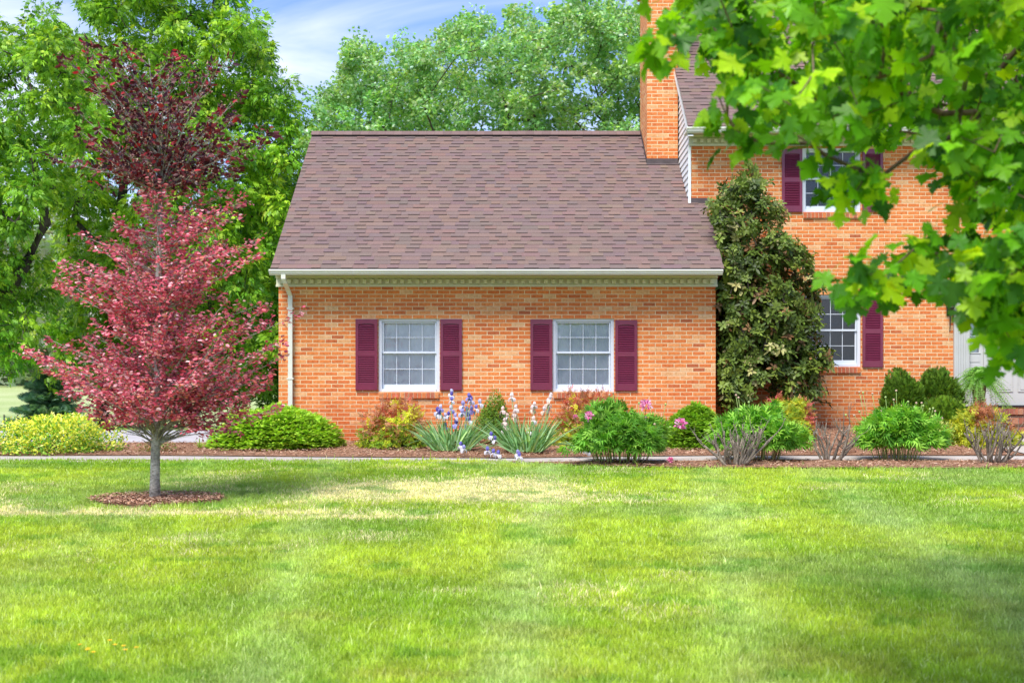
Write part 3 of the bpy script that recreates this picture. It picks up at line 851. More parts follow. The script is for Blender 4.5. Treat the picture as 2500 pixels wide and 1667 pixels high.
# roofs of real overlapping shingle tabs -----------------------------------
def shingle_roof(x0, x1, y0, z0, y1, z1, clip=None, name='roof', ridge=True, xfun=None):
    mb = MB(); L = math.hypot(y1-y0, z1-z0); uy, uz = (y1-y0)/L, (z1-z0)/L; ny, nz = -uz, uy
    expo = .1295; rows = int(L/expo)
    def pt(x, t, h): return (x, y0+uy*t+ny*h, z0+uz*t+nz*h)
    base = [(.155, .106, .094), (.162, .110, .096), (.148, .103, .093), (.176, .117, .097), (.156, .108, .098), (.170, .112, .093)]
    for r in range(rows+1):
        t0 = r*expo; t1 = min(t0+expo+.02, L)
        sag = .008
        x = x0-random.uniform(0, .3); rowc = random.uniform(.96, 1.04)
        rowj = random.uniform(-.003, .003)
        thick = random.random() < .5
        while x < x1:
            thick = (not thick) if random.random() < .9 else False
            wd = random.uniform(.13, .24) if thick else random.uniform(.12, .34); xa, xb = max(x, x0), min(x+wd, x1); x += wd
            if xb-xa < .01: continue
            if clip:
                xm = (xa+xb)/2; yy = y0+uy*t0
                if not clip(xm, yy): continue
            h0 = (.014 if thick else .0065)+rowj*.3; h1 = .001
            c = tuple(v*rowc*random.uniform(.95, 1.05)*1.08 for v in random.choice(base))
            tt = t0+rowj
            mb.quad(pt(xa, tt, h0), pt(xb, tt, h0), pt(xb, t1, h1), pt(xa, t1, h1), c)
            dk = (.045, .033, .031) if thick else (.13, .09, .08)
            mb.quad(pt(xa, tt, -.004), pt(xb, tt, -.004), pt(xb, tt, h0), pt(xa, tt, h0), dk)
            if thick:
                mb.poly([pt(xa, tt, 0), pt(xa, tt, h0), pt(xa, t1, h1)], c); mb.poly([pt(xb, tt, 0), pt(xb, t1, h1), pt(xb, tt, h0)], c)
                mb.quad(pt(xa, tt-.0075, .0066), pt(xb, tt-.0075, .0066), pt(xb, tt-.0005, .0075), pt(xa, tt-.0005, .0075), (.055, .04, .037))
    return mb.build(name, M_SHINGLE, HX)
RY0, RZ0, RY1, RZ1 = 19.5, 3.868, 23.6, 6.965
RX0, RX1 = -3.885, 3.415
CHX0, CHX1, CHY0, CHY1 = 2.51, 3.082, 22.54, 23.75
def wclip(x, y): return not (x > MX0+.01 and y > YM+.02) and not (CHX0 < x < CHX1 and CHY0 < y < CHY1)
wr = shingle_roof(RX0, RX1, RY0, RZ0, RY1, RZ1, wclip)
# deck, back slope, ridge cap
d = MB(); sl = (RZ1-RZ0)/(RY1-RY0)
d.poly([(RX0+.01, RY0+.01, RZ0-.006), (RX0+.01, RY1, RZ1-.006), (RX0+.01, RY1, RZ1-.07), (RX0+.01, RY0+.01, RZ0-.06)])
d.poly([(RX0+.01, RY0+.01, RZ0-.012), (RX1-.01, RY0+.01, RZ0-.012), (RX1-.01, YM, RZ0+sl*(YM-RY0)-.012), (MX0, YM, RZ0+sl*(YM-RY0)-.012), (MX0, RY1, RZ1-.012), (RX0+.01, RY1, RZ1-.012)])
d.poly([(RX1-.01, RY0+.01, RZ0-.012), (RX1-.01, RY0+.01, RZ0-.07), (RX1-.01, YM, RZ0+sl*(YM-RY0)-.07), (RX1-.01, YM, RZ0+sl*(YM-RY0)-.012)])
d.poly([(RX0+.01, RY1+.001, RZ1-.012), (RX0+.01, 28.3, RZ1-sl*(28.3-RY1)), (MX0, 28.3, RZ1-sl*(28.3-RY1)), (MX0, RY1+.001, RZ1-.012)])
d.c = [(.16, .10, .09)]*len(d.v); d.build('roof_deck', M_SHINGLE, HX)
rc = MB(); xx = RX0-.01
while xx < CHX0-.03:
    x2 = min(xx+.16, CHX0-.02); q_ = random.uniform(.88, 1.12); cc = tuple(v*q_ for v in (.17, .112, .10)); h = .004*((int(xx*50)) % 2)
    rc.prism_x([(RY1-.13, RZ1-.042+h), (RY1, RZ1+.055+h), (RY1+.13, RZ1-.042+h), (RY1+.125, RZ1-.054), (RY1, RZ1+.04), (RY1-.125, RZ1-.054)], xx, x2-.002, cc); xx = x2
rc.prism_x([(RY1-.118, RZ1-.12), (RY1-.118, RZ1-.052), (RY1-.105, RZ1-.045), (RY1-.105, RZ1-.12)], RX0+.01, CHX0-.02, (.012, .011, .011))
rc.build('ridge_cap', M_SHINGLE, HX)
# main roof
MRY0, MRZ0, MRY1 = 20.82, 6.462, 25.8; MRZ1 = MRZ0+.86*(MRY1-MRY0)
shingle_roof(3.025, MX1+.1, MRY0, MRZ0, MRY1, MRZ1, lambda x, y: x < 12.6, 'roof')
d = MB(); d.c = []
d.poly([(3.03, MRY0+.01, MRZ0-.01), (MX1+.1, MRY0+.01, MRZ0-.01), (MX1+.1, MRY1, MRZ1-.01), (3.03, MRY1, MRZ1-.01)], (.16, .10, .09))
d.poly([(3.03, MRY1, MRZ1-.01), (MX1+.1, MRY1, MRZ1-.01), (MX1+.1, 30.8, MRZ0), (3.03, 30.8, MRZ0)], (.16, .10, .09))
d.build('roof_deck', M_SHINGLE, HX)
# rake board and gable siding on the left of the main block
rb = MB()
rb.poly([(3.02, MRY0+.02, MRZ0-.16), (3.02, MRY1, MRZ1-.16), (3.02, MRY1, MRZ1-.012), (3.02, MRY0+.02, MRZ0-.012)])
rb.poly([(3.02, MRY0+.02, MRZ0-.16), (MX0, MRY0+.02, MRZ0-.16), (MX0, MRY1, MRZ1-.16), (3.02, MRY1, MRZ1-.16)])
rb.build('rake_board', M_SIDING, HX)
sd = MB(); ch = .115; z = 4.9
ymin = YM
while z < 10.6:
    zt = z+ch
    yA = max(YM-.005, MRY0+(z-MRZ0+.17)/.86); yB = 25.8+(25.8-yA)
    yl = yA; 
    # lower end follows the wing roof where it is buried
    if yB-yA > .05:
        sd.quad((MX0-.024, yl, z), (MX0-.024, yB, z), (MX0-.004, yB, zt+.01), (MX0-.004, yl, zt+.01))
        sd.quad((MX0-.024, yl, z), (MX0-.004, yl, z), (MX0-.004, yB, z), (MX0-.024, yB, z))
        sd.poly([(MX0-.024, yl, z), (MX0-.004, yl, zt+.01), (MX0-.004, yl, z)])
    z = zt
sd.build('gable_siding', M_SIDING, HX)
cb_ = MB(); cb_.box(MX0-.026, MX0+.02, YM-.022, YM+.0, 5.2, MRZ0-.25); cb_.build('corner_board', M_SIDING, HX)
# flashing
fl = MB()
zf = lambda y: RZ0+sl*(y-RY0)
fl.prism_x([(YM-.004, zf(YM)-.03), (YM-.016, zf(YM)-.02), (YM-.016, zf(YM)+.085), (YM-.004, zf(YM)+.085)], MX0-.02, RX1+.05)
fl.build('flashing', M_DARKMETAL, HX); fl = MB()
fl.prism_x([(CHY0-.012, zf(CHY0)-.02), (CHY0-.012, zf(CHY0)+.10), (CHY0-.002, zf(CHY0)+.10), (CHY0-.002, zf(CHY0)-.02)], CHX0-.012, CHX1)
fl.poly([(CHX0-.012, CHY0-.012, zf(CHY0)-.02), (CHX0-.012, RY1, RZ1), (CHX0-.012, RY1, RZ1+.11), (CHX0-.012, CHY0-.012, zf(CHY0)+.10)])
fl.poly([(CHX0-.012, CHY0-.05, zf(CHY0-.05)+.018), (CHX0+.6, CHY0-.05, zf(CHY0-.05)+.018), (CHX0+.6, CHY0, zf(CHY0)+.02), (CHX0-.012, CHY0, zf(CHY0)+.02)])
fl.build('flashing', M_DARKMETAL, HX)
cm = MB(); cm.box(CHX0, CHX1, CHY0, CHY1, 4.4, 9.6); cm.box(CHX0-.05, CHX1+.05, CHY0-.05, CHY1+.05, 9.6, 9.8)
cm.build('chimney', M_BRICK, HX)

# gutters, soffit, frieze with dentils
def eave(x0, x1, yg, zt, zb_, yface, fz0, fz1, dent_x0, dent_x1, pitch, endl=True):
    g = MB(); y = yg
    H = zt-zb_
    prof = [(y+.005, zb_+.0), (y-.035, zb_), (y-.05, zb_+.02), (y-.048, zb_+H*.45), (y-.072, zb_+H*.62), (y-.078, zb_+H*.78), (y-.078, zt-.012), (y-.070, zt),
            (y-.060, zt), (y-.060, zb_+.03), (y+.004, zb_+.015), (y+.004, zt-.005), (y+.012, zt-.005), (y+.012, zb_)]
    g.prism_x(prof, x0, x1); g.box(x0-.003, x0, y-.076, y+.01, zb_+H*.5, zt-.002); g.box(x1, x1+.003, y-.076, y+.01, zb_+H*.5, zt-.002)
    g.build('gutter', M_GUTTER, HX)
    s = MB(); s.box(x0+.02, x1-.02, y+.014, yface-.002, fz1, fz1+.02)
    s.prism_x([(yface-.002, fz1-.004), (yface-.085, fz1-.004), (yface-.075, fz1-.03), (yface-.018, fz1-.04), (yface-.018, fz0), (yface-.002, fz0)], dent_x0-.03, dent_x1+.03)
    s.prism_x([(yface-.0185, fz0+.035), (yface-.036, fz0+.03), (yface-.036, fz0-.002), (yface-.0185, fz0-.002)], dent_x0-.035, dent_x1+.035)
    s.build('frieze_board', M_TRIM, HX)
    dn = MB(); n = int(round((dent_x1-dent_x0)/pitch)); p = (dent_x1-dent_x0)/n
    for k in range(n): dn.box(dent_x0+p*(k+.24), dent_x0+p*(k+.76), yface-.072, yface-.0182, fz0+.048, fz0+.048+.066)
    dn.build('dentil_moulding', M_TRIM, HX)
eave(-3.90, 3.385, 19.52, Z(658.5, 19.5), Z(671.5, 19.5), YW, 3.625, 3.80, WX0-.005, WX1-.005, .1237)
eave(3.0, MX1+.1, 20.87, Z(311.5, 20.85), Z(325, 20.85), YM, 6.225, 6.405, MX0+.02, MX1, .123)
# downspout with its elbow
def downspout():
    mb = MB(); y = YW; xc = X(708, YW-.1); x0 = X(695, 19.6)
    def ring(cx, cy_, cz, dx=.035, dy=.028): return [(cx-dx, cy_-dy, cz), (cx+dx, cy_-dy, cz), (cx+dx, cy_+dy, cz), (cx-dx, cy_+dy, cz)]
    path = [(x0, 19.50, 3.78), (x0, 19.50, 3.70), (x0+.02, 19.55, 3.63), (xc-.02, 19.86, 3.545), (xc, 19.935, 3.47), (xc, 19.945, 1.25), (xc, 19.90, 1.17), (xc, 19.78, 1.13)]
    rs = [ring(*p) for p in path]
    for a_, b_ in zip(rs, rs[1:]):
        for k in range(4): mb.quad(a_[k], a_[(k+1) % 4], b_[(k+1) % 4], b_[k])
    o = mb.build('downspout', M_GUTTER, HX)
    for zc in (3.25, 2.1):
        st = MB(); st.box(xc-.055, xc+.055, 19.905, 19.999, zc, zc+.025); st.build('strap', M_GUTTER, o)
downspout()

# doorway: surround, pediment, sidelight, door -------------------------------
def doorway():
    y = YM; zbase = 1.66; ztop = mz_(703)
    for (a, b) in ((2327, 2364), (2600, 2637)):
        s = MB(); xa, xb = mx_(a), mx_(b)
        s.box(xa, xb, y-.06, y+.02, zbase, ztop)
        nfl = 5; w = (xb-xa-.05)/nfl
        for k in range(nfl): s.box(xa+.025+k*w+.006, xa+.025+(k+1)*w-.008, y-.072, y-.061, zbase+.2, ztop-.1)
        s.box(xa-.012, xb+.012, y-.08, y-.001, zbase+.0, zbase+.17); s.box(xa-.012, xb+.012, y-.08, y-.001, ztop-.09, ztop-.001)
        s.build('pilaster', M_DOOR, HX, bevel=.003)
    e = MB(); xa, xb = mx_(2322), mx_(2642)
    e.box(xa+.03, xb-.03, y-.065, y+.1, ztop, ztop+.20)
    xm = (xa+xb)/2; xl, xr = xa-.03, xb+.03; zl = mz_(672); zp = mz_(610)
    e.poly([(xl+.05, y-.05, zl-.02), (xr-.05, y-.05, zl-.02), (xm, y-.05, zp-.03)])
    e.build('pediment_panel', M_TRIM, HX)
    r = MB()
    for (x0_, x1_) in ((xl, xm), (xr, xm)):
        a0, a1 = Vector((x0_, 0, zl)), Vector((x1_, 0, zp))
        for (o0, o1, pr) in ((-.075, -.03, .09), (-.03, 0.0, .13), (0, .022, .16)):
            p = [(a0.x, a0.z+o0), (a1.x, a1.z+o0), (a1.x, a1.z+o1), (a0.x, a0.z+o1)]
            f = [(q[0], y-pr, q[1]) for q in p]; bk = [(q[0], y-.001, q[1]) for q in p]
            r.poly(f); r.quad(f[0], f[1], bk[1], bk[0]); r.quad(f[3], f[2], bk[2], bk[3]); r.quad(f[0], f[3], bk[3], bk[0])
    r.build('pediment_moulding', M_DOOR, HX)
    # fixed panels round the door
    yr = y+.03
    sl_ = MB()
    sx0, sx1 = mx_(2366), mx_(2399); gx0, gx1 = mx_(2370.5), mx_(2391.5); gz0, gz1 = mz_(860), mz_(738)
    zt = ztop
    sl_.box(mx_(2364), gx0, yr, yr+.05, zbase, zt); sl_.box(gx1, mx_(2402), yr, yr+.05, zbase, zt)
    sl_.box(gx0, gx1, yr, yr+.05, zbase, gz0); sl_.box(gx0, gx1, yr, yr+.05, gz1, zt)
    sl_.box(gx0-.03, gx1+.03, yr-.012, yr-.001, gz0-.022, gz0)
    sl_.box(gx0-.012, gx1+.012, yr-.008, yr-.001, mz_(948), mz_(888)); sl_.box(gx0-.012, gx1+.012, yr-.008, yr-.001, mz_(884), mz_(867))
    sl_.box(mx_(2402), mx_(2418), yr-.035, yr+.05, zbase, zt); sl_.box(mx_(2547), mx_(2562), yr-.035, yr+.05, zbase, zt)
    sl_.box(mx_(2562), mx_(2600), yr, yr+.05, zbase, zt)
    sl_.box(mx_(2418), mx_(2547), yr-.02, yr+.05, mz_(715), zt)
    sl_.build('door_frame', M_DOOR, HX, bevel=.003)
    sw = MB(); sw.box(gx0, gx1, yr+.012, yr+.03, (gz0*.72+gz1*.28)+.1, (gz0*.72+gz1*.28)+.112)
    sw.box(gx0, gx1, yr+.012, yr+.03, mz_(820)-.005, mz_(820)+.006)
    so = sw.build('sidelight', M_WHITE, HX)
    g = MB(); g.quad((gx0, yr+.02, gz0), (gx1, yr+.02, gz0), (gx1, yr+.02, gz1), (gx0, yr+.02, gz1)); g.build('glass', M_GLASS, so)
    c = MB()
    for k in range(16):
        xa, xb = gx0-.02+(gx1-gx0+.04)*k/16, gx0-.02+(gx1-gx0+.04)*(k+1)/16
        f = lambda u: yr+.07+.009*math.sin(u*170)
        c.quad((xa, f(xa), gz0-.05), (xb, f(xb), gz0-.05), (xb, f(xb), gz1+.05), (xa, f(xa), gz1+.05))
    c.build('curtain', M_CURT2, so, smooth=True)
    # six panel door
    d = MB(); dx0, dx1 = mx_(2419), mx_(2546); dz0, dz1 = 1.68, mz_(716); yd = yr+.035
    d.box(dx0, dx1, yd, yd+.045, dz0, dz1)
    wmid = (dx0+dx1)/2
    for (a_, b_) in ((dx0+.11, wmid-.045), (wmid+.045, dx1-.11)):
        for (c_, e_) in ((dz0+.235, dz0+.90), (dz0+1.02, dz0+1.62), (dz0+1.71, dz1-.12)):
            d.box(a_, b_, yd-.003, yd-.001, c_, e_)
            for q in (0,):
                d.box(a_, a_+.012, yd-.014, yd-.0035, c_, e_); d.box(b_-.012, b_, yd-.014, yd-.0035, c_, e_)
                d.box(a_+.012, b_-.012, yd-.014, yd-.0035, c_, c_+.012); d.box(a_+.012, b_-.012, yd-.014, yd-.0035, e_-.012, e_)
            d.box(a_+.04, b_-.04, yd-.012, yd-.0035, c_+.04, e_-.04)
    do = d.build('door', M_DOOR, HX, bevel=.003)
    hd = MB(); hd.tube([(dx0+.055, yd-.001, 2.66), (dx0+.055, yd-.05, 2.66)], .012, 8); hd.ball((dx0+.055, yd-.06, 2.66), .028); hd.tube([(dx0+.055, yd-.045, 2.8), (dx0+.12, yd-.045, 2.8)], .008, 6)
    hd.box(dx0+.035, dx0+.075, yd-.008, yd-.001, 2.58, 2.85); hd.build('handle', M_IRON, do, smooth=True)
    th = MB(); th.box(mx_(2364), mx_(2600), y-.05, y+.12, 1.645, 1.659); th.box(mx_(2418), mx_(2547), y-.03, y+.11, 1.6595, 1.678); th.build('threshold', M_IRON, HX)
doorway()

# porch steps
ps = empty('porch_steps', (mx_(2482), 20.3, 1.2), 'dark red brick porch steps with rowlock edge below the white front door', 'steps')
def steps():
    x0, x1 = mx_(2290), mx_(2680); lv = [(20.05, 21.28, 1.62), (19.70, 20.05, 1.47), (19.35, 19.70, 1.32)]
    for i, (ya, yb_, zt) in enumerate(lv):
        b = MB(); b.box(x0+.02+.01*i, x1-.02-.01*i, ya+.02, yb_-.001 if i else 21.29, 1.0, zt-.105)
        b.build('riser', M_STEP, ps)
        t = MB(); n = int((x1-x0)/.072)
        for k in range(n):
            c = random.choice([(.30, .10, .06), (.36, .13, .07), (.26, .09, .06), (.40, .18, .10)])
            t.box(x0+k*(x1-x0)/n+.004, x0+(k+1)*(x1-x0)/n-.004, ya-.02, min(ya+.20, yb_), zt-.10, zt, c)
        t.box(x0+.01, x1-.01, ya-.012, min(ya+.19, yb_-.002), zt-.094, zt-.005, (.45, .38, .28))
        if i == 0: t.box(x0, x1, ya+.201, 21.285, zt-.10, zt-.004, (.30, .12, .07))
        t.build('tread', M_ROWLOCK, ps)
M_STEP = brick_mat('step_brick')
# darker, browner brick for the steps
for nd in M_STEP.node_tree.nodes:
    if nd.type == 'VALTORGB' and len(nd.color_ramp.elements) == 8:
        for e in nd.color_ramp.elements: e.color = (e.color[0]*.42, e.color[1]*.5, e.color[2]*.7, 1)
steps()
sheet('front_walk', np.linspace(7.35, 13, 24), lambda x: 17.0, lambda x: 19.36, 8, .045, M_CONC, skirt=.05)

# wall lantern
def lantern():
    lx, ly, lz = mx_(2315), YM-.11, mz_(752)
    r = empty('wall_lantern', (lx, YM, lz), 'black iron wall lantern with long scrolled tail left of the white door', 'lantern')
    b = MB(); b.box(lx-.03, lx+.03, YM-.02, YM-.001, lz-.14, lz+.02); b.tube([(lx, YM-.02, lz-.06), (lx, YM-.07, lz-.08), (lx, ly, lz-.03)], .009, 6)
    b.tube([(lx, ly, lz-.04), (lx, ly, lz-.12), (lx, ly+.02, lz-.33), (lx, ly+.03, lz-.40)], [.024, .016, .010, .006], 8); b.ball((lx, ly+.03, lz-.41), .014)
    b.build('bracket', M_IRON, r, smooth=True)
    c = MB(); c.tube([(lx, ly, lz-.055), (lx, ly, lz-.02), (lx, ly, lz)], [.03, .072, .078], 6); c.tube([(lx, ly, lz+.21), (lx, ly, lz+.25), (lx, ly, lz+.31)], [.095, .06, .012], 6)
    for k in range(6):
        a_ = k*math.pi/3; c.tube([(lx+.072*math.cos(a_), ly+.072*math.sin(a_), lz), (lx+.086*math.cos(a_), ly+.086*math.sin(a_), lz+.21)], .005, 4)
    c.build('cage', M_IRON, r)
    g = MB(); g.tube([(lx, ly, lz+.002), (lx, ly, lz+.208)], [.066, .08], 6, cap=False); g.build('glass', M_GLASS, r)
    cd = MB(); cd.tube([(lx, ly, lz), (lx, ly, lz+.10)], .012, 8); cd.ball((lx, ly, lz+.12), .016, sq=(1, 1, 1.6)); cd.build('bulb', M_WHITE, r, smooth=True)
lantern()

# ------------------------------------------------------------------ plants
M_L_HICK = leaf_mat('bright_green_leaf', .36, .45, .3)
M_L_MAPLE = leaf_mat('maple_leaf', .50, .42, .35, tshift=(1.25, 1.15, .35))
M_L_SILVER = leaf_mat('silver_green_leaf', .35, .4, .4)
M_L_SHRUB = leaf_mat('shrub_leaf', .38, .5, .25, gain=1.14)
M_L_GLOSS = leaf_mat('glossy_leaf', .18, .48, .28)
M_L_RED = leaf_mat('red_beech_leaf', .32, .45, .3, tshift=(1.2, .8, .8))
M_PETAL = leaf_mat('petal', .35, .6, .15, tshift=(1.05, 1.0, 1.0))
M_BARK_G = bark_mat('grey_bark', (.15, .14, .12), (.46, .44, .40), 30, (1, 1, 1.6))
M_BARK_D = bark_mat('dark_bark', (.035, .028, .022), (.12, .10, .08), 8)
M_BARK_T = bark_mat('twig_bark', (.09, .07, .055), (.30, .25, .20), 40)
M_STEM = plain('green_stem', (.16, .26, .06), .5, .3)

def trunk_part(root, pts, rad, mat, name='trunk', sides=12):
    mb = MB(); mb.tube(pts, rad, sides); return mb.build(name, mat, root, smooth=True)

def big_tree(name, label, cat, base, r0, trunk, targets, leaf_n, tpl, lsize, cols, cw, lmat, bmat, spread, r_tip=.012, rmax=.2, up=-.15, seg=.8, group=None, hang=.5, tint=None):
    root = empty(name, tuple(base), label, cat, group)
    tr = [np.array(p) for p in trunk]
    rr = np.interp(np.linspace(0, 1, len(tr)), [0, 1], [r0, r0*.55])
    trunk_part(root, [tuple(p) for p in tr], list(rr), bmat)
    nodes, par, rad, tips, order = grow(tr, targets, r_tip=r_tip, r_max=rmax, seg=seg, lift=.12, wob=.05)
    skeleton_mesh('branches', nodes, par, rad, bmat, root, start=len(tr), sides=5)
    tp = nodes[tips]; cen = targets.mean(0)
    od = unit(nodes[tips]-nodes[par[tips]])
    k = leaf_n//len(tp); n = k*len(tp)
    ti = np.repeat(np.arange(len(tp)), k)
    o = rng.normal(size=(n, 3)); o = unit(o)*(U(0, 1, (n, 1))**.45)*spread*U(.6, 1.2, (len(tp), 1))[ti]
    o[:, 2] = o[:, 2]*.85
    pos = tp[ti]+o
    tip = unit(o*np.array([1, 1, .5]))*.9+od[ti]*.3+rand_dir(n)*.45; tip[:, 2] -= hang
    nr = rand_dir(n, .9)+o*.6
    col = pal(n, cols, cw, .16)
    cl = U(.82, 1.18, len(tp))[ti][:, None]; hue = U(-.12, .12, len(tp))[ti][:, None]
    col = col*cl*np.concatenate([1+hue, 1+0*hue, 1-hue], 1)
    if tint is not None: col = tint(pos, col)
    foliage('crown', tpl, pos, tip, nr, lsize*U(.7, 1.2, n), col, lmat, root)
    return root

# --- hickory like tree behind the red tree (bright yellow-green, drooping compound leaves)
d2 = 1.0629
def px2(poly): return [(a*d2, b*d2) for a, b in poly]
sA = 43.0
polyA = px2([(150, 60), (200, 20), (180, -160), (330, -260), (480, -240), (560, -60), (575, 30), (612, 80), (640, 125), (668, 180), (655, 225), (685, 270), (715, 305), (712, 340), (690, 400), (668, 470), (645, 540), (640, 640), (640, 780),
             (630, 880), (560, 905), (480, 880), (400, 860), (300, 880), (200, 850), (130, 800), (110, 690), (140, 560), (110, 420), (160, 300), (120, 180)])
bA = on(250, sA)
trA = [bA, P(252, 930, sA), P(262, 800, sA+.2), P(275, 640, sA), P(300, 470, sA), P(310, 300, sA)]
cgreen = [(.17, .37, .02), (.24, .48, .025), (.36, .60, .035), (.09, .23, .02), (.48, .66, .06)]
big_tree('broadleaf_tree', 'tall bright green tree with drooping leaves directly behind the red-leaved tree', 'tree', bA, .24, trA,
         poly_points(polyA, 520, sA, 4.2), 36000, T_HICK, .27, cgreen, [.25, .3, .2, .15, .1], M_L_HICK, M_BARK_D, .62, r_tip=.009, rmax=.15)
sB = 36.0
polyB = px2([(-330, 60), (-150, -80), (-40, 30), (30, 55), (110, 30), (170, 60), (180, 170), (215, 250), (200, 330), (150, 400), (130, 470), (60, 520), (130, 560), (120, 640), (150, 700), (110, 780), (140, 850), (60, 860), (10, 830),
             (-60, 860), (-300, 820), (-420, 500)])
bB = on(-60, sB)
trB = [bB, P(-45, 900, sB), P(-10, 760, sB), P(60, 650, sB), P(112, 545, sB), P(95, 440, sB+.4), P(55, 330, sB+.6)]
big_tree('broadleaf_tree', 'leafy green tree with dark forked limbs at the left edge of the photo', 'tree', bB, .22, trB,
         poly_points(polyB, 300, sB, 3.2), 19000, T_HICK, .25, cgreen, [.3, .3, .15, .2, .05], M_L_HICK, M_BARK_D, .66, r_tip=.010, rmax=.13)
sD = 50.0
polyD = px2([(470, 480), (560, 430), (640, 400), (760, 330), (850, 300), (900, 420), (880, 700), (760, 930), (640, 950), (560, 930), (470, 900), (420, 700)])
bD = on(690, sD)
trD = [bD, P(690, 900, sD), P(680, 760, sD), P(670, 600, sD)]
big_tree('broadleaf_tree', 'dense green tree rising behind the left corner of the garage wing', 'tree', bD, .25, trD,
         poly_points(polyD, 220, sD, 4.0), 17000, T_HICK, .31, [(.15, .34, .02), (.22, .44, .03), (.10, .25, .02)], None, M_L_HICK, M_BARK_D, .8, r_tip=.012, rmax=.15)
# --- silver maple above the roof
sC = 42.0
polyC = px2([(722, 215), (728, 185), (765, 200), (790, 150), (800, 95), (830, 82), (850, 110), (880, 90), (930, 98), (1010, 105), (1028, 55), (1062, 28), (1110, 50), (1190, 25), (1240, 10), (1330, -10), (1420, 0), (1470, 10),
             (1620, -20), (1660, 120), (1640, 300), (1480, 420), (1200, 420), (950, 400), (760, 380), (700, 330), (750, 275)])
bC = on(1290, sC)
trC = [bC, P(1290, 820, sC), P(1285, 600, sC), P(1300, 430, sC), P(1310, 300, sC)]
big_tree('silver_maple', 'wide blue-green tree with pale leaf undersides rising above the garage roof ridge', 'tree', bC, .35, trC,
         poly_points(polyC, 880, sC, 3.6), 95000, T_SMAPLE, .118, [(.22, .46, .13), (.31, .56, .18), (.44, .64, .30), (.64, .76, .56), (.40, .64, .10)], [.34, .28, .16, .10, .12], M_L_SILVER, M_BARK_D, .48, r_tip=.006, rmax=.14, hang=.25)
# --- blue-green conifer and far woods, left
def conifer():
    s = 35.0; b = on(122, s); root = empty('pine_tree', b, 'small blue-green pine at the left behind the yellow variegated shrub', 'tree')
    h = Z(925, s)-b[2]
    trunk_part(root, [b, (b[0], b[1], b[2]+h*.95)], [.09, .02], M_BARK_D)
    n = 5200; t = U(.02, 1, n)**.8; r = (1-t*.75)*1.15*np.sqrt(U(0.05, 1, n))*(.75+.35*np.sin(t*26)); a_ = U(0, 2*np.pi, n)
    pos = np.stack([b[0]+r*np.cos(a_), b[1]+r*np.sin(a_), b[2]+.1+t*h], 1)
    tip = np.stack([np.cos(a_), np.sin(a_), U(-.1, .6, n)], 1)
    foliage('crown', T_SPRAY, pos, tip, rand_dir(n, 1), U(.16, .3, n), pal(n, [(.16, .32, .20), (.24, .40, .27), (.12, .25, .15)]), M_L_SHRUB, root)
conifer()
def far_woods():
    n = 26000; x = U(-190, 160, n); ang_ = fbm(x*.03, x*0+3, 3)
    top = np.interp(x, [-190, -120, -60, 160], [44, 46, 42, 40])*(.75+.4*ang_)
    y = U(250, 310, n); t = U(0, 1, n)**.8
    z = ground(x, y)*.4+t*top*(.8+.35*vnoise(x*.25, y*.25))
    pos = np.stack([x, y, z], 1)
    o = foliage('far_woods', T_SMAPLE, pos, rand_dir(n), rand_dir(n, .8), U(1.8, 3.6, n), pal(n, [(.22, .32, .16), (.28, .36, .20), (.34, .40, .25), (.30, .30, .24)]), M_L_SHRUB)
    tag(o, 'distant pale green wooded hillside beyond the meadow', kind='stuff')
reseed(26); far_woods()
def fence():
    s = 118.0; root = empty('wire_fence', on(0, s), 'far wire fence on thin dark posts across the meadow at left', 'fence')
    pts = []
    for px in (-70, -30, 10, 43, 76, 110, 300, 340):
        b = on(px, s); mb = MB(); mb.tube([b, (b[0], b[1], b[2]+1.15)], .07, 6); mb.build('post', M_BARK_D, root); pts.append(b)
    mb = MB()
    for hgt in (.5, .95): mb.tube([(p[0], p[1], p[2]+hgt) for p in pts], .012, 4)
    mb.build('wire', M_IRON, root)
fence()

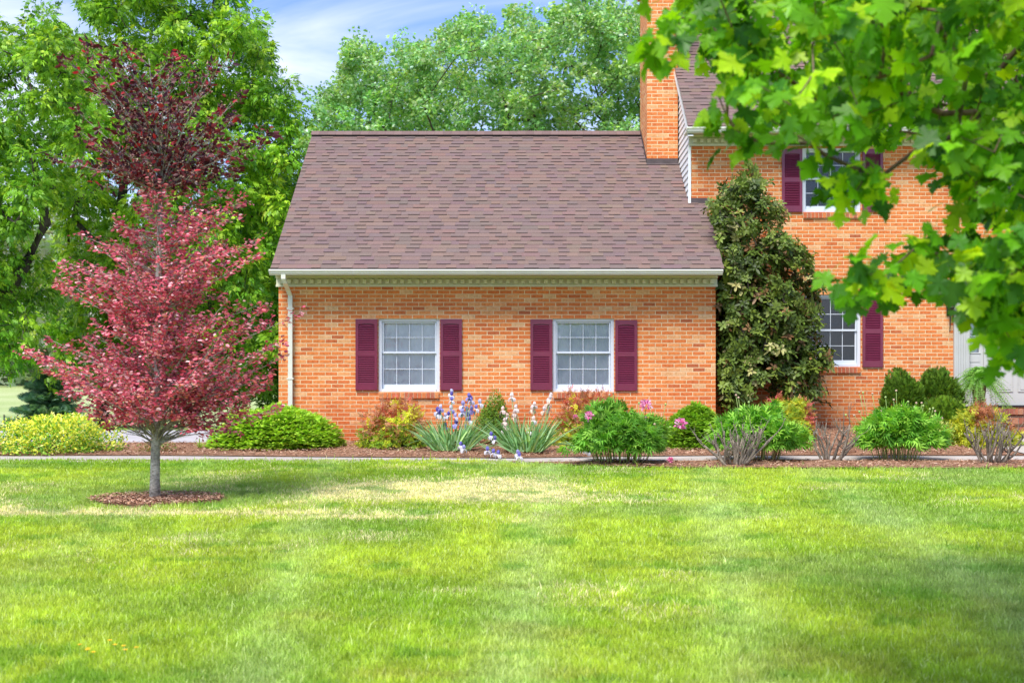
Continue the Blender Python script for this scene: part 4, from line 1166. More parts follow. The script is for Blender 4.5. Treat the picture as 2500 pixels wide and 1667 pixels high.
# --- tricolor beech (red tree on the lawn)
def boughs(mb, tr, specs, twig_len, twig_gap, leaf_gap, sweep):
    """side boughs that rise from the trunk and carry flat sprays; returns leaf positions and directions"""
    Lp, Ld, Lu, Lc = [], [], [], []
    trz = np.array([p[2] for p in tr])
    for (az, R, zt, zo) in specs:
        o = np.array([np.interp(zo, trz, [p[0] for p in tr]), np.interp(zo, trz, [p[1] for p in tr]), zo])
        dh = np.array([math.cos(az), math.sin(az), 0]); sd = np.array([-math.sin(az), math.cos(az), 0])
        m = max(5, int(R/.13)); w1, w2 = random.uniform(-.10, .10), random.uniform(0, 6.28)
        pts = [o+dh*R*t+np.array([0, 0, (zt-zo)*t**sweep+.015*math.sin(5*t+w2)])+sd*R*w1*math.sin(3*t+w2)*t for t in np.linspace(0, 1, m+1)]
        r0 = .0035+.0065*R; mb.tube([tuple(p) for p in pts], list(np.linspace(r0, .0016, m+1)), 5)
        clus = random.uniform(.80, 1.2)
        t = .18 if R > .5 else .1; side = 1
        while t < 1.0:
            f = t*m; k = min(int(f), m-1); p = pts[k]+(pts[k+1]-pts[k])*(f-k); d = unit(pts[k+1]-pts[k])
            L = twig_len*random.uniform(.55, 1.1)*(1.15-.65*t)*min(1, .5+R*.5); a = random.uniform(.5, 1.0)
            td = unit(d*math.cos(a)+sd*side*math.sin(a)+np.array([0, 0, random.uniform(-.35, .75)]))
            q = p+td*L+np.array([0, 0, -.06*L]); mb.tube([tuple(p), tuple(q)], [.0022, .0010], 3, cap=False)
            s_ = .02; sg = 1
            while s_ < L+.015:
                for _ in range(1):
                    x = unit(np.cross(td, [0, 0, 1])); Lp.append(p+td*s_+rng.normal(size=3)*.02); Ld.append(td*.55+x*sg*random.uniform(.4, 1.0)+np.array([0, 0, random.uniform(-.55, .05)])); Lc.append(clus)
                sg = -sg; s_ += leaf_gap*random.uniform(.6, 1.4)
            t += twig_gap/max(R, .3)*random.uniform(.6, 1.4); side = -side
        for _ in range(6): Lp.append(pts[-1]+rng.normal(size=3)*.02); Ld.append(unit(pts[-1]-pts[-2])+rng.normal(size=3)*.5); Lc.append(clus)
    return np.array(Lp), np.array(Ld), np.array(Lc)[:, None]
def red_tree():
    s = TY; b = (TX, TY, gz(TX, TY)); root = empty('red_leaved_tree', b, 'slender grey-trunked tree, pink-red leaves below and dark maroon on top, standing on the lawn', 'tree')
    q = lambda x, y: P(x*d2, y*d2, s)
    tr = [np.array(b)-[0, 0, .04], q(356, 1100), q(357, 1040), q(360, 960), q(362, 860), q(363, 740), q(364, 640), q(366, 560), q(368, 470), q(372, 400), q(362, 320), q(350, 240), q(345, 170), q(342, 135)]
    rads = [.062, .050, .047, .044, .040, .036, .033, .030, .025, .020, .014, .009, .005, .003]
    trunk_part(root, [tuple(p) for p in tr], rads, M_BARK_G, sides=14)
    prof_y = [1010, 985, 960, 930, 905, 880, 850, 820, 780, 740, 700, 660, 630, 600, 570, 545, 520, 500, 470, 440, 415, 400]
    prof_l = [300, 240, 205, 170, 150, 135, 95, 55, 110, 180, 190, 108, 130, 145, 165, 185, 265, 270, 285, 295, 305, 315]
    prof_r = [470, 530, 560, 575, 600, 625, 640, 655, 640, 610, 612, 600, 598, 600, 610, 590, 585, 560, 560, 545, 480, 440]
    zlow = q(0, 1020)[2]; px_m = d2/F_PX*s
    specs = []
    N1 = 185
    for i in range(N1):
        y_ = 405+(985-405)*((i+random.random())/N1)**.72; az = i*2.39996+random.uniform(-.3, .3)
        l = np.interp(y_, prof_y[::-1], prof_l[::-1]); r = np.interp(y_, prof_y[::-1], prof_r[::-1])
        R = (364-l if math.cos(az) < 0 else r-364)*px_m*random.uniform(.42, 1.02)*(.80+.20*math.sin(y_/19+az*1.7))
        zt = Z(y_*d2, s); specs.append((az, R, zt, max(zlow+random.uniform(0, .15), zt-R*random.uniform(.25, 1.0))))
    for y_, dx in ((820, -300), (660, -248), (600, -215), (545, -180), (905, -205), (960, -150), (720, 335), (822, 300), (860, 270), (700, 240), (600, 240), (470, 205), (938, 285), (985, 175), (500, 190), (740, 250), (780, -240), (875, 262), (450, 170), (520, -95), (990, 110), (940, -175), (975, -120), (990, -80), (930, 215), (955, 200), (1000, 60), (850, -270), (870, -225), (800, -310), (790, 300), (900, 250), (640, -250), (560, 230)):
        R = abs(dx)*px_m*.97; zt = Z(y_*d2, s); specs.append((random.uniform(-.12, .12)+(0 if dx > 0 else math.pi), R, zt, max(zlow, zt-R*random.uniform(.4, .6))))
    mb = MB(); Lp, Ld, Lc = boughs(mb, tr, specs, .30, .062, .0145, .8)
    # fine ascending shoots at the bottom of the crown
    for k in range(12):
        a_ = random.uniform(0, 6.28); R = random.uniform(.25, .6); z0_ = zlow+random.uniform(-.08, .15); mb.tube([(tr[2][0], s, z0_), (tr[2][0]+R*.4*math.cos(a_), s+R*.4*math.sin(a_), z0_+.16), (tr[2][0]+R*math.cos(a_), s+R*math.sin(a_), z0_+R*.75)], [.006, .004, .002], 4)
    mb.build('branches', M_BARK_G, root, smooth=True)
    # the foot of the crown is bare round the trunk, and a gap shows the stem higher up
    rad_ = np.hypot(Lp[:, 0]-tr[2][0], Lp[:, 1]-s); zb_ = Z(935*d2, s); zl_ = Z(985*d2, s)
    drop = (rad_ < .12+.28*np.clip((zb_-Lp[:, 2])/(zb_-zl_), 0, 1)) & (Lp[:, 2] < zb_)
    drop |= (np.abs(Lp[:, 0]-tr[6][0]) < .10) & (Lp[:, 1] < s) & (Lp[:, 2] < Z(500*d2, s)) & (Lp[:, 2] > Z(640*d2, s))
    Lp, Ld, Lc = Lp[~drop], Ld[~drop], Lc[~drop]; n = len(Lp)
    red = pal(n, [(.64, .11, .17), (.80, .24, .30), (.46, .065, .11), (.88, .46, .50), (.18, .045, .07), (.62, .21, .13), (.93, .66, .64)], [.28, .21, .21, .11, .10, .06, .03], .15)
    foliage('crown', T_OVAL, Lp, Ld, rand_dir(n, .35), U(.034, .058, n), red*Lc, M_L_RED, root)
    # upper crown of sparse maroon leaves
    specs = []
    for (x_, y_) in ((240, 122), (236, 135), (402, 130), (395, 150), (515, 140), (505, 195), (535, 225), (600, 312), (575, 330), (540, 300), (200, 180), (215, 215), (178, 260), (165, 295), (190, 330), (200, 400), (235, 430), (255, 380),
                     (300, 150), (320, 190), (440, 150), (455, 200), (480, 250), (550, 360), (520, 395), (480, 420), (290, 250), (270, 300), (410, 250), (430, 300), (330, 140), (345, 112), (300, 340), (450, 360), (370, 180), (250, 200), (225, 165), (500, 330), (470, 300), (230, 350)):
        dx = x_-358; az = (0 if dx > 0 else math.pi)+random.uniform(-.9, .9); R = max(.2, abs(dx)*px_m)/max(.7, abs(math.cos(az)))*1.04; zt = Z(y_*d2, s)
        specs.append((az, R, zt, min(zt-.05, max(q(0, 440)[2], zt-R*random.uniform(.8, 1.25)))))
    for i in range(52):
        y_ = random.uniform(170, 420); az = i*2.4; R = random.uniform(.25, .78); zt = Z(y_*d2, s); specs.append((az, R, zt, max(q(0, 430)[2], zt-R*random.uniform(.8, 1.2))))
    mb = MB(); Lp, Ld, Lc = boughs(mb, tr, specs, .28, .095, .034, .9); mb.build('upper_branches', M_BARK_G, root)
    n = len(Lp)
    foliage('upper_crown', T_OVAL, Lp+rng.normal(size=(n, 3))*.015, Ld+rand_dir(n)*.6, rand_dir(n, .4), U(.050, .088, n), pal(n, [(.11, .018, .025), (.065, .022, .04), (.19, .022, .028), (.42, .03, .04)], [.42, .31, .19, .08]), M_L_RED, root)
    h = np.repeat(Lp, 2, 0); n = len(h)
    foliage('husks', T_DIAM, h+rng.normal(size=(n, 3))*.028, rand_dir(n), rand_dir(n), U(.018, .032, n), pal(n, [(.42, .25, .20), (.30, .14, .12), (.50, .36, .25)]), M_L_RED, root)
reseed(21); red_tree()

# --- shrubs
def dome(n, c, rx, ry, h, shell=.55, lump=.14, z0=.0, seedv=0):
    """points in a lumpy dome standing on the bed; returns pos and outward directions"""
    a_ = U(0, 2*np.pi, n); u = U(z0, 1, n); th = np.arccos(u)
    d = np.stack([np.sin(th)*np.cos(a_), np.sin(th)*np.sin(a_), u], 1)
    l = 1+lump*2*(fbm(d[:, 0]*2.3+seedv, d[:, 1]*2.3+d[:, 2]*2+seedv*1.7, 3)-.5)*1.6
    r = (1-(1-shell)*U(0, 1, n)**1.4)*l
    pos = np.array(c)+d*r[:, None]*np.array([rx, ry, h])
    pos[:, 2] = np.maximum(pos[:, 2], ground(pos[:, 0], pos[:, 1])+.03)
    out = unit(d/np.array([rx, ry, h]))
    return pos, out

def spruce(px0, px1, pytop, s, label, seedv, cols):
    cx = X((px0+px1)/2, s); rx = (px1-px0)/2/F_PX*s; c = (cx, s, gz(cx, s)); h = Z(pytop, s)-c[2]
    root = empty('nest_spruce', c, label, 'shrub', 'low spruce mounds by the wall')
    mb = MB()
    for k in range(16):
        a_ = k*2*math.pi/16+random.uniform(-.2, .2); rr = random.uniform(.5, .85)
        mb.tube([c, (c[0]+rx*.4*math.cos(a_), c[1]+rx*.35*math.sin(a_), c[2]+h*.45), (c[0]+rx*rr*math.cos(a_), c[1]+rx*.8*rr*math.sin(a_), c[2]+h*.6)], [.02, .012, .005], 5)
    mb.build('branches', M_BARK_D, root)
    n = 19000; pos, out = dome(n, c, rx, rx*.82, h, .74, .12, 0, seedv)
    # terraces: pull sprays together in flat layers
    lay = .085; zq = np.round((pos[:, 2]+.03*np.sin(pos[:, 0]*9+seedv)+.03*np.sin(pos[:, 1]*8))/lay)*lay
    pos[:, 2] = pos[:, 2]*.72+zq*.28
    tip = out*np.array([1, 1, .15])+rand_dir(n)*.45; tip[:, 2] += .05
    foliage('foliage', T_SPRAY, pos, tip, rand_dir(n, 1.6), U(.045, .08, n), pal(n, cols, None, .16), M_L_SHRUB, root)
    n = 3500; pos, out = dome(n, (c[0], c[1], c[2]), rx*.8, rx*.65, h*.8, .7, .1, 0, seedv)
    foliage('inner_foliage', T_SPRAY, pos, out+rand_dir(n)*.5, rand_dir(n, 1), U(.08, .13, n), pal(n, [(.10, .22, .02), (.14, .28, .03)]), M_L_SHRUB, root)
spruce(516, 826, 991, 18.75, 'wide low bright green spruce mound at the left corner of the garage wing', 2.0, [(.33, .56, .04), (.43, .66, .05), (.22, .42, .03), (.52, .70, .08)])
spruce(1618, 1762, 996, 18.6, 'rounded green spruce mound below the right end of the garage wing wall', 7.0, [(.28, .50, .04), (.38, .60, .05), (.18, .36, .03)])

def leafy_shrub(name, label, cat, px0, px1, pytop, s, n, tpl, size, cols, w, mat, ry=.8, shell=.4, lump=.2, z0=-.05, cfun=None, stems=14, stemmat=None, lift=.0, up=.3, seedv=1, group=None, nrm_up=.9):
    cx = X((px0+px1)/2, s); rx = (px1-px0)/2/F_PX*s; g = gz(cx, s)+.03; h = Z(pytop, s)-g
    root = empty(name, (cx, s, g), label, cat, group); mb = MB()
    for k in range(stems):
        a_ = random.uniform(0, 2*math.pi); rr = random.uniform(.25, .8)
        mb.tube([(cx+.05*math.cos(a_), s+.05*math.sin(a_), g-.02), (cx+rx*rr*.4*math.cos(a_), s+rx*ry*rr*.4*math.sin(a_), g+h*.4), (cx+rx*rr*math.cos(a_), s+rx*ry*rr*math.sin(a_), g+h*random.uniform(.65, .85))], [.010, .007, .003], 5)
    mb.build('stems', stemmat or M_BARK_T, root)
    pos, out = dome(n, (cx, s, g+lift*h), rx*.93, rx*ry*.93, h*(1-lift)*.95, shell, lump, z0, seedv)
    tip = out*.7+rand_dir(n)*.85; tip[:, 2] += up*.5
    col = pal(n, cols, w, .16)
    if cfun is not None: col = cfun(pos, (pos[:, 2]-g)/h, col)
    foliage('foliage', tpl, pos, tip, out*.5+rand_dir(n, nrm_up), size*U(.7, 1.25, n), col, mat, root)
    return root, (cx, s, g, rx, h)

# variegated euonymus, left edge
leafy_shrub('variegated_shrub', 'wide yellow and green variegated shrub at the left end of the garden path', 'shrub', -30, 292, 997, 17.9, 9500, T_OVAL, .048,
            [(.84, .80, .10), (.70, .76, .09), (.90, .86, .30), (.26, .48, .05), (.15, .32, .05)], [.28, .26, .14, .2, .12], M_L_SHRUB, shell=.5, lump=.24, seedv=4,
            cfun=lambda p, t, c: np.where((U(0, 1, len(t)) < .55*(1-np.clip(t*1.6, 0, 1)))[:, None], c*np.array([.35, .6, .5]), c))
def nandina_cols(p, t, c):
    n = len(t); br = pal(n, [(.52, .24, .13), (.38, .17, .10), (.64, .36, .20), (.52, .12, .08)]); ye = pal(n, [(.72, .72, .05), (.56, .68, .06)])
    spot = fbm(p[:, 0]*5+3, p[:, 1]*5+p[:, 2]*6, 3)
    c = np.where(((t+U(-.28, .28, n)) > .38)[:, None], br, c)
    return np.where(((spot > .64) & (t > .45))[:, None], ye, c)
NG = [(.26, .42, .035), (.44, .56, .05), (.16, .28, .03), (.62, .68, .06)]
leafy_shrub('nandina', 'bronze-topped bushy shrub under the left garage window, left of the blue irises', 'shrub', 888, 1052, 984, 18.7, 3300, T_NAND, .105, NG, [.35, .25, .25, .15], M_L_SHRUB, shell=.35, lump=.3, cfun=nandina_cols, seedv=11, up=.1, group='bronze and green nandina shrubs')
leafy_shrub('nandina', 'bronze and yellow shrub under the right garage window, behind the pink-flowered peony', 'shrub', 1348, 1520, 966, 18.9, 3600, T_NAND, .105, NG, [.3, .25, .2, .25], M_L_SHRUB, shell=.35, lump=.3, cfun=nandina_cols, seedv=21, up=.1, group='bronze and green nandina shrubs')
leafy_shrub('nandina', 'yellow and red-tipped shrub under the magnolia, behind the budless green peony', 'shrub', 1850, 1990, 984, 19.2, 3000, T_NAND, .10, [(.62, .60, .06), (.46, .54, .06), (.25, .38, .04)], None, M_L_SHRUB, shell=.35, lump=.3, cfun=lambda p, t, c: np.where((fbm(p[:, 0]*4, p[:, 2]*5, 3) > .52)[:, None], pal(len(t), [(.52, .2, .1), (.5, .12, .1)]), c), seedv=31, group='bronze and green nandina shrubs')
leafy_shrub('nandina', 'yellow and bronze shrub left of the brick porch steps', 'shrub', 2318, 2478, 998, 18.6, 3400, T_NAND, .105, [(.64, .62, .05), (.48, .54, .05), (.28, .38, .04)], None, M_L_SHRUB, shell=.35, lump=.28, cfun=lambda p, t, c: np.where(((p[:, 0] > X(2385, 18.6)-.1) & (t > .35) & (fbm(p[:, 0]*4, p[:, 2]*4, 2) > .38))[:, None], pal(len(t), [(.48, .2, .1), (.36, .15, .08)]), c), seedv=41, group='bronze and green nandina shrubs')
leafy_shrub('boxwood', 'small plain green shrub against the wall between the blue and the peach irises', 'shrub', 1160, 1250, 970, 19.4, 6000, T_OVAL, .038, [(.17, .30, .04), (.24, .38, .04), (.12, .22, .03)], None, M_L_SHRUB, lump=.3, lift=.12, seedv=51)
leafy_shrub('variegated_shrub', 'small pale yellow-green shrub between the budded peony and the nandina by the steps', 'shrub', 2225, 2345, 1022, 18.7, 2400, T_OVAL, .042, [(.62, .62, .2), (.36, .48, .10), (.20, .34, .06)], None, M_L_SHRUB, lump=.25, seedv=61)
leafy_shrub('ground_shrub', 'low sparse reddish green shrub on the mulch behind the red tree trunk', 'shrub', 335, 430, 1066, 17.9, 700, T_OVAL, .035, [(.30, .24, .10), (.22, .30, .08), (.42, .24, .16)], None, M_L_SHRUB, lump=.3, seedv=71)

# clipped arborvitae balls
for (a_, b_, t_, s, lab, sv) in ((2150, 2256, 915, 20.3, 'rounded dark green clipped evergreen, leftmost of the three near the porch', 3), (2236, 2345, 905, 20.6, 'taller dark green clipped evergreen at the back beside the hanging fern', 5),
                             (2250, 2350, 975, 19.7, 'lower lighter green clipped evergreen in front of the other two by the porch', 8)):
    cx = X((a_+b_)/2, s); rx = (b_-a_)/2/F_PX*s; g = gz(cx, s); h = Z(t_, s)-g
    root = empty('arborvitae', (cx, s, g), lab, 'shrub', 'clipped evergreens by the porch')
    mb = MB(); mb.tube([(cx, s, g-.02), (cx, s, g+h*.6)], [.04, .02], 8); mb.build('trunk', M_BARK_D, root)
    n = 6500; pos, out = dome(n, (cx, s, g+h*.52), rx, rx, h*.48, .66, .22, -1, sv)
    tip = out*.7+rand_dir(n)*.35+np.array([0, 0, .55])
    base = [(.11, .22, .02), (.16, .29, .025), (.07, .14, .015)] if sv != 8 else [(.16, .30, .02), (.23, .38, .03), (.09, .18, .02)]
    foliage('foliage', T_SPRAY, pos, tip, out+rand_dir(n)*.5, U(.05, .085, n), pal(n, base, None, .2), M_L_SHRUB, root)

# peonies --------------------------------------------------------------
def peony_flower(root, p, r, col, name='flower'):
    n = 90; d = rand_dir(n, .15)
    pos = np.array(p)+d*r*U(.15, .70, (n, 1))
    return foliage(name, T_OVAL, pos, d+rand_dir(n)*.4, d+rand_dir(n)*.5, r*U(.40, .65, n), pal(n, col, None, .12), M_PETAL, root)
def peony(px0, px1, pytop, pybase, s, label, seedv, nleaf, buds, flowers, cols, bare=.30):
    cx = X((px0+px1)/2, s); rx = (px1-px0)/2/F_PX*s; g = gz(cx, s)+.04; h = Z(pytop, s)-g
    root = empty('peony', (cx, s, g), label, 'flowering plant', 'peony bushes along the front bed')
    mb = MB(); ns = 70
    for k in range(ns):
        a_ = random.uniform(0, 2*math.pi); r0 = math.sqrt(random.random())*.5*rx; r1 = r0*1.45
        mb.tube([(cx+r0*math.cos(a_), s+r0*.7*math.sin(a_), g-.02), (cx+r1*math.cos(a_), s+r1*.7*math.sin(a_), g+h*.5)], [.0055, .004], 5, random.choice([(.35, .42, .12), (.42, .25, .12), (.30, .36, .10)]))
    mb.build('stems', attr_mat('peony_stem', .6, .3, 20, .1, 0), root)
    n = nleaf; pos, out = dome(n, (cx, s, g+bare*h), rx*.9, rx*.68, h*(.96-bare), .35, .32, -.12, seedv)
    pos[:, 2] = np.maximum(pos[:, 2], g+bare*h*.55+U(0, .08, n))
    tip = out*.8+rand_dir(n)*.5; tip[:, 2] += U(-.35, .55, n)
    foliage('foliage', T_PEONY, pos, tip, out*.4+rand_dir(n, 1.0), U(.085, .14, n), pal(n, cols, None, .24), M_L_SHRUB, root)
    # upright shoots carrying round buds
    for (bx, by) in buds:
        sb = s+random.uniform(-.3, .3)*rx; tp_ = P(bx, by, sb); b0 = (tp_[0]*.85+cx*.15, sb, g+h*.6)
        st = MB(); st.tube([b0, ((b0[0]+tp_[0])/2+.01, sb, (b0[2]+tp_[2])/2), tuple(tp_)], .0035, 5, (.25, .36, .1))
        st.ball((tp_[0], sb, tp_[2]+.008), .016, (.50, .34, .24) if random.random() < .7 else (.35, .45, .15), 8, 5)
        st.build('bud', M_L_STEMC, root, smooth=True)
    for (fx, fy, fr, fc) in flowers:
        sf = s-rx*.35; p = P(fx, fy, sf)
        fo = peony_flower(root, p, fr, fc)
        st = MB(); st.tube([(p[0]*.9+cx*.1, s, g+h*.5), (p[0], sf+.02, p[2]-.03)], .004, 5, (.22, .36, .08)); st.build('flower_stem', M_L_STEMC, root)
M_L_STEMC = attr_mat('stem_green', .6, .3, 20, .1, 0)
PINK = [(.90, .22, .52), (.94, .42, .66), (.80, .10, .38), (.95, .60, .76)]; PINKD = [(.75, .15, .36), (.85, .3, .5)]
PG = [(.12, .30, .03), (.16, .39, .04), (.21, .45, .05), (.09, .23, .03), (.30, .54, .08)]
PG2 = [(.17, .42, .04), (.24, .52, .05), (.32, .58, .07), (.12, .31, .035)]
peony(1386, 1646, 994, 1132, 16.15, 'large dark green peony bush with pink flowers in front of the right garage window', 3, 2900,
      [(1488, 965), (1497, 960), (1530, 1006), (1560, 985), (1589, 994), (1625, 988), (1471, 1010), (1577, 1020), (1598, 1037), (1636, 1044), (1500, 1040), (1608, 1095), (1539, 1092)],
      [(1438, 1015, .066, PINK), (1578, 988, .085, PINK), (1661, 1035, .092, PINK), (1404, 1016, .03, PINKD), (1535, 1053, .032, PINKD)], PG)
peony(1730, 1962, 990, 1128, 16.55, 'bright green peony bush without flowers, behind the cut-back bare shrub', 13, 2500,
      [(1797, 966), (1803, 972), (1828, 983), (1878, 1050)], [], PG2)
peony(2080, 2296, 986, 1122, 16.7, 'bright green peony bush covered in small pale round buds, right of the small bare shrub', 23, 2500,
      [(2098, 958), (2107, 960), (2130, 962), (2162, 971), (2188, 955), (2182, 977), (2200, 992), (2217, 982), (2232, 995), (2237, 985), (2250, 985), (2254, 992), (2270, 1000), (2278, 998), (2283, 1005), (2098, 1006), (2085, 1015), (2065, 1014), (2150, 1005), (2185, 1007), (2300, 1022)],
      [], PG2)
lf = on(1637, 15.75); fo = empty('fallen_flower', lf, 'fallen magenta peony flower lying on the mulch near the lawn edge', 'flower'); peony_flower(fo, (lf[0], lf[1], lf[2]+.10), .045, PINKD, 'petals')

# irises ---------------------------------------------------------------
def iris_flower(root, p, r, c_st, c_fall):
    p = np.array(p); a0 = random.uniform(0, 2)
    V = []; Fs = []; C = []
    def petal(a_, up, L, w, col, droop):
        i = len(V); d = np.array([math.cos(a_), math.sin(a_), 0]); x = np.array([-math.sin(a_), math.cos(a_), 0]); z = np.array([0, 0, 1])
        rows = 5
        for q in range(rows+1):
            t = q/rows
            if up: c = p+d*r*(.10+.30*math.sin(t*math.pi))+z*r*L*t
            else: c = p+d*r*(.75*math.sin(t*1.9))*1.0+z*r*(.12*math.sin(t*3)-droop*t*t)
            ww = w*r*math.sin(math.pi*(.12+.78*t))**.7
            for sgn in (-1, 0, 1):
                V.append(c+x*ww*sgn+(z if not up else d)*(-.10*r*abs(sgn)+.05*r*math.sin(9*t+sgn*2))); C.append(np.array(col)*(1 if abs(sgn) else .8)*random.uniform(.78, 1.1))
        for q in range(rows):
            for k in range(2):
                a = i+q*3+k; Fs.append((a, a+1, a+4, a+3))
    for k in range(3):
        petal(a0+k*2.094, True, 1.15, .40, c_st, 0); petal(a0+1.047+k*2.094, False, 1, .50, c_fall, .95)
    return link('flower', mesh_np('flower', np.array(V), np.array(Fs), np.array(C), True), M_PETAL, root)
def iris(px0, px1, pytop, s, label, flowers, low, seedv, st_cols, fall_cols):
    cx = X((px0+px1)/2, s); rx = (px1-px0)/2/F_PX*s; g = gz(cx, s)+.03; H = Z(pytop, s)-g
    root = empty('iris_clump', (cx, s, g), label, 'flowering plant', 'bearded iris clumps')
    V = []; Fs = []; C = []
    for k in range(260):
        off = random.uniform(-1, 1); bx = cx+off*rx*.42; by = s+random.gauss(0, .12)
        lean = off*.85+random.gauss(0, .36); dy = random.gauss(0, .28)
        L = H*random.uniform(.6, 1.08)*math.hypot(1, lean*.6); w = random.uniform(.009, .015)
        bend = random.uniform(.05, .5) if random.random() < .75 else random.uniform(.9, 1.8)
        dv = np.array([lean*.75, dy, 1.0]); dv /= np.linalg.norm(dv); fa = random.uniform(-.9, .9)
        x = np.array([math.cos(fa), math.sin(fa), 0]); i = len(V); rows = 7
        g0 = np.array([bx, by, gz(bx, by)+.01]); col = np.array(random.choice([(.15, .32, .11), (.21, .40, .16), (.32, .48, .25), (.11, .25, .07), (.36, .52, .18)]))*random.uniform(.85, 1.2)
        sg = 1 if lean > 0 else -1
        for q in range(rows+1):
            t = q/rows; c = g0+dv*L*t+np.array([sg*.45, dy*.5, -.75])*L*bend*.55*t**2.8
            c[2] = max(c[2], g+.015)
            ww = w*(1-t**3.2)*(.75+.35*math.sin(t*math.pi))
            V.append(c-x*ww); V.append(c+x*ww); C += [col, col*1.08]
        for q in range(rows): a = i+2*q; Fs.append((a, a+1, a+3, a+2))
    link('leaves', mesh_np('leaves', np.array(V), np.array(Fs), np.array(C), True), M_L_SHRUB, root)
    for (fx, fy) in flowers:
        sf = s+random.uniform(-.15, .15); p = P(fx, fy, sf); bx = cx+(p[0]-cx)*.55
        st = MB(); st.tube([(bx, sf, g), ((bx+p[0])/2, sf, (g+p[2])/2), (p[0], sf, p[2]-.01)], [.007, .006, .004], 5, (.24, .42, .16)); st.build('stalk', M_L_STEMC, root)
        iris_flower(root, p, random.uniform(.052, .070), random.choice(st_cols), random.choice(fall_cols))
    for (fx, fy, sf, bx) in low:
        p = P(fx, fy, sf); p[2] = max(p[2], gz(p[0], sf)+.06)
        st = MB(); b0 = P(bx, 1085, s); st.tube([(b0[0], s, g+.05), ((b0[0]+p[0])/2, (s+sf)/2, (g+p[2])/2+.12), (p[0], sf, p[2])], [.006, .005, .004], 5, (.2, .36, .14)); st.build('stalk', M_L_STEMC, root)
        iris_flower(root, p, .056, random.choice(st_cols[:2]), fall_cols[0])
BL = [(.26, .23, .68), (.52, .50, .86), (.72, .72, .92), (.16, .13, .52)]; WH = [(.90, .89, .93), (.78, .77, .92), (.42, .38, .78)]
PE = [(.93, .74, .66), (.95, .84, .80), (.92, .70, .56), (.93, .88, .86)]
iris(1012, 1192, 1004, 17.9, 'iris clump with violet-blue and white flowers, right of the left nandina',
     [(1103, 966), (1076, 997), (1073, 1012), (1087, 1018), (1103, 978), (1102, 1000), (1130, 990), (1145, 970), (1150, 978), (1128, 1008), (1146, 1026), (1113, 1035), (1088, 1042), (1137, 1045), (1163, 998), (1151, 1002), (1112, 1018), (1140, 1003), (1068, 1005), (1095, 1014), (1143, 1018), (1102, 960), (1172, 985)],
     [(1125, 1088, 17.1, 1100), (1132, 1096, 17.0, 1100), (1190, 1100, 16.9, 1150), (1205, 1106, 16.85, 1150), (1217, 1109, 16.8, 1150), (1199, 1064, 17.4, 1150), (1208, 1074, 17.4, 1150), (1268, 1114, 16.6, 1170), (1264, 1108, 16.7, 1170)], 5, BL, WH)
iris(1200, 1368, 1000, 17.7, 'iris clump with pale peach-white flowers between the blue irises and the peony',
     [(1250, 970), (1228, 1002), (1260, 998), (1256, 1010), (1238, 1018), (1232, 1030), (1236, 1042), (1230, 1050), (1305, 990), (1300, 1000), (1343, 975), (1338, 985), (1340, 1000), (1328, 1003), (1303, 1026), (1292, 1053), (1255, 1020), (1345, 968), (1240, 1054)],
     [], 9, PE, PE)
# two blue stems leaning out by the peony
ic = empty('leaning_iris', on(1365, 17.1), 'leaning iris stems with blue-white flowers touching the mulch left of the pink peony', 'flowering plant')
for (fx, fy, sf) in ((1403, 1092, 16.9), (1412, 1097, 16.85), (1430, 1100, 16.8), (1440, 1105, 16.75), (1434, 1096, 16.8)):
    p = P(fx, fy, sf); p[2] = max(p[2], gz(p[0], sf)+.06); b0 = on(1362, 17.4)
    st = MB(); st.tube([(b0[0], b0[1], b0[2]+.18), ((b0[0]+p[0])/2, (b0[1]+sf)/2, p[2]+.08), tuple(p)], .005, 5, (.2, .36, .14)); st.build('stalk', M_L_STEMC, ic)
    iris_flower(ic, p, .045, BL[0], WH[0])

# bare cut-back shrubs -----------------------------------------------------
def bare_shrub(px0, px1, pytop, s, label, n, r, seedv, arms=()):
    random.seed(seedv); cx = X((px0+px1)/2-10, s); g = gz(cx, s)+.03; h = Z(pytop, s)-g; rx = (px1-px0)/2/F_PX*s
    root = empty('bare_shrub', (cx, s, g), label, 'shrub', 'cut-back bare shrubs in the front bed'); mb = MB()
    def stem(p, d, L, r, dep):
        pts = [Vector(p)]; rd = [r]; dd = Vector(d).normalized(); m = 6; kids = []
        for q in range(m):
            dd = (dd+Vector((random.gauss(0, .15), random.gauss(0, .12), random.gauss(.10, .10)))).normalized(); pts.append(pts[-1]+dd*L/m); rd.append(r*(1-.5*(q+1)/m)*random.uniform(.88, 1.15))
            if dep < 2 and q >= 1 and random.random() < .55: kids.append((pts[-1].copy(), dd.copy(), r*(1-.55*(q+1)/m)))
        mb.tube(pts, rd, 7)
        for (pp, d0, r0) in kids:
            nd = (d0+Vector((random.gauss(0, .7), random.gauss(0, .45), random.uniform(-.05, .5)))).normalized(); stem(pp, nd, L*random.uniform(.3, .6), r0*.7, dep+1)
    for k in range(n):
        u = (k+.5)/n*2-1
        stem((cx+u*.10+random.gauss(0, .02), s+random.gauss(0, .05), g-.03), (u*rx/h*.95, random.gauss(0, .35), 1), h*random.uniform(.7, 1.0)*math.hypot(1, u*.5), r*random.uniform(.7, 1.15), 0)
    for (a_, b_) in arms:
        stem((cx+.08, s, g), (a_, -.1, b_), rx*1.25, r*1.1, 0)
    mb.build('branches', M_BARK_T, root, smooth=True)
bare_shrub(1718, 1890, 1046, 15.72, 'large cut-back bare grey shrub standing in front of the flowerless peony', 19, .021, 3, arms=((1, .45), (1, .62)))
bare_shrub(1988, 2085, 1022, 16.4, 'small bare grey shrub on open mulch between two peonies', 8, .022, 8, arms=((1, .6),))
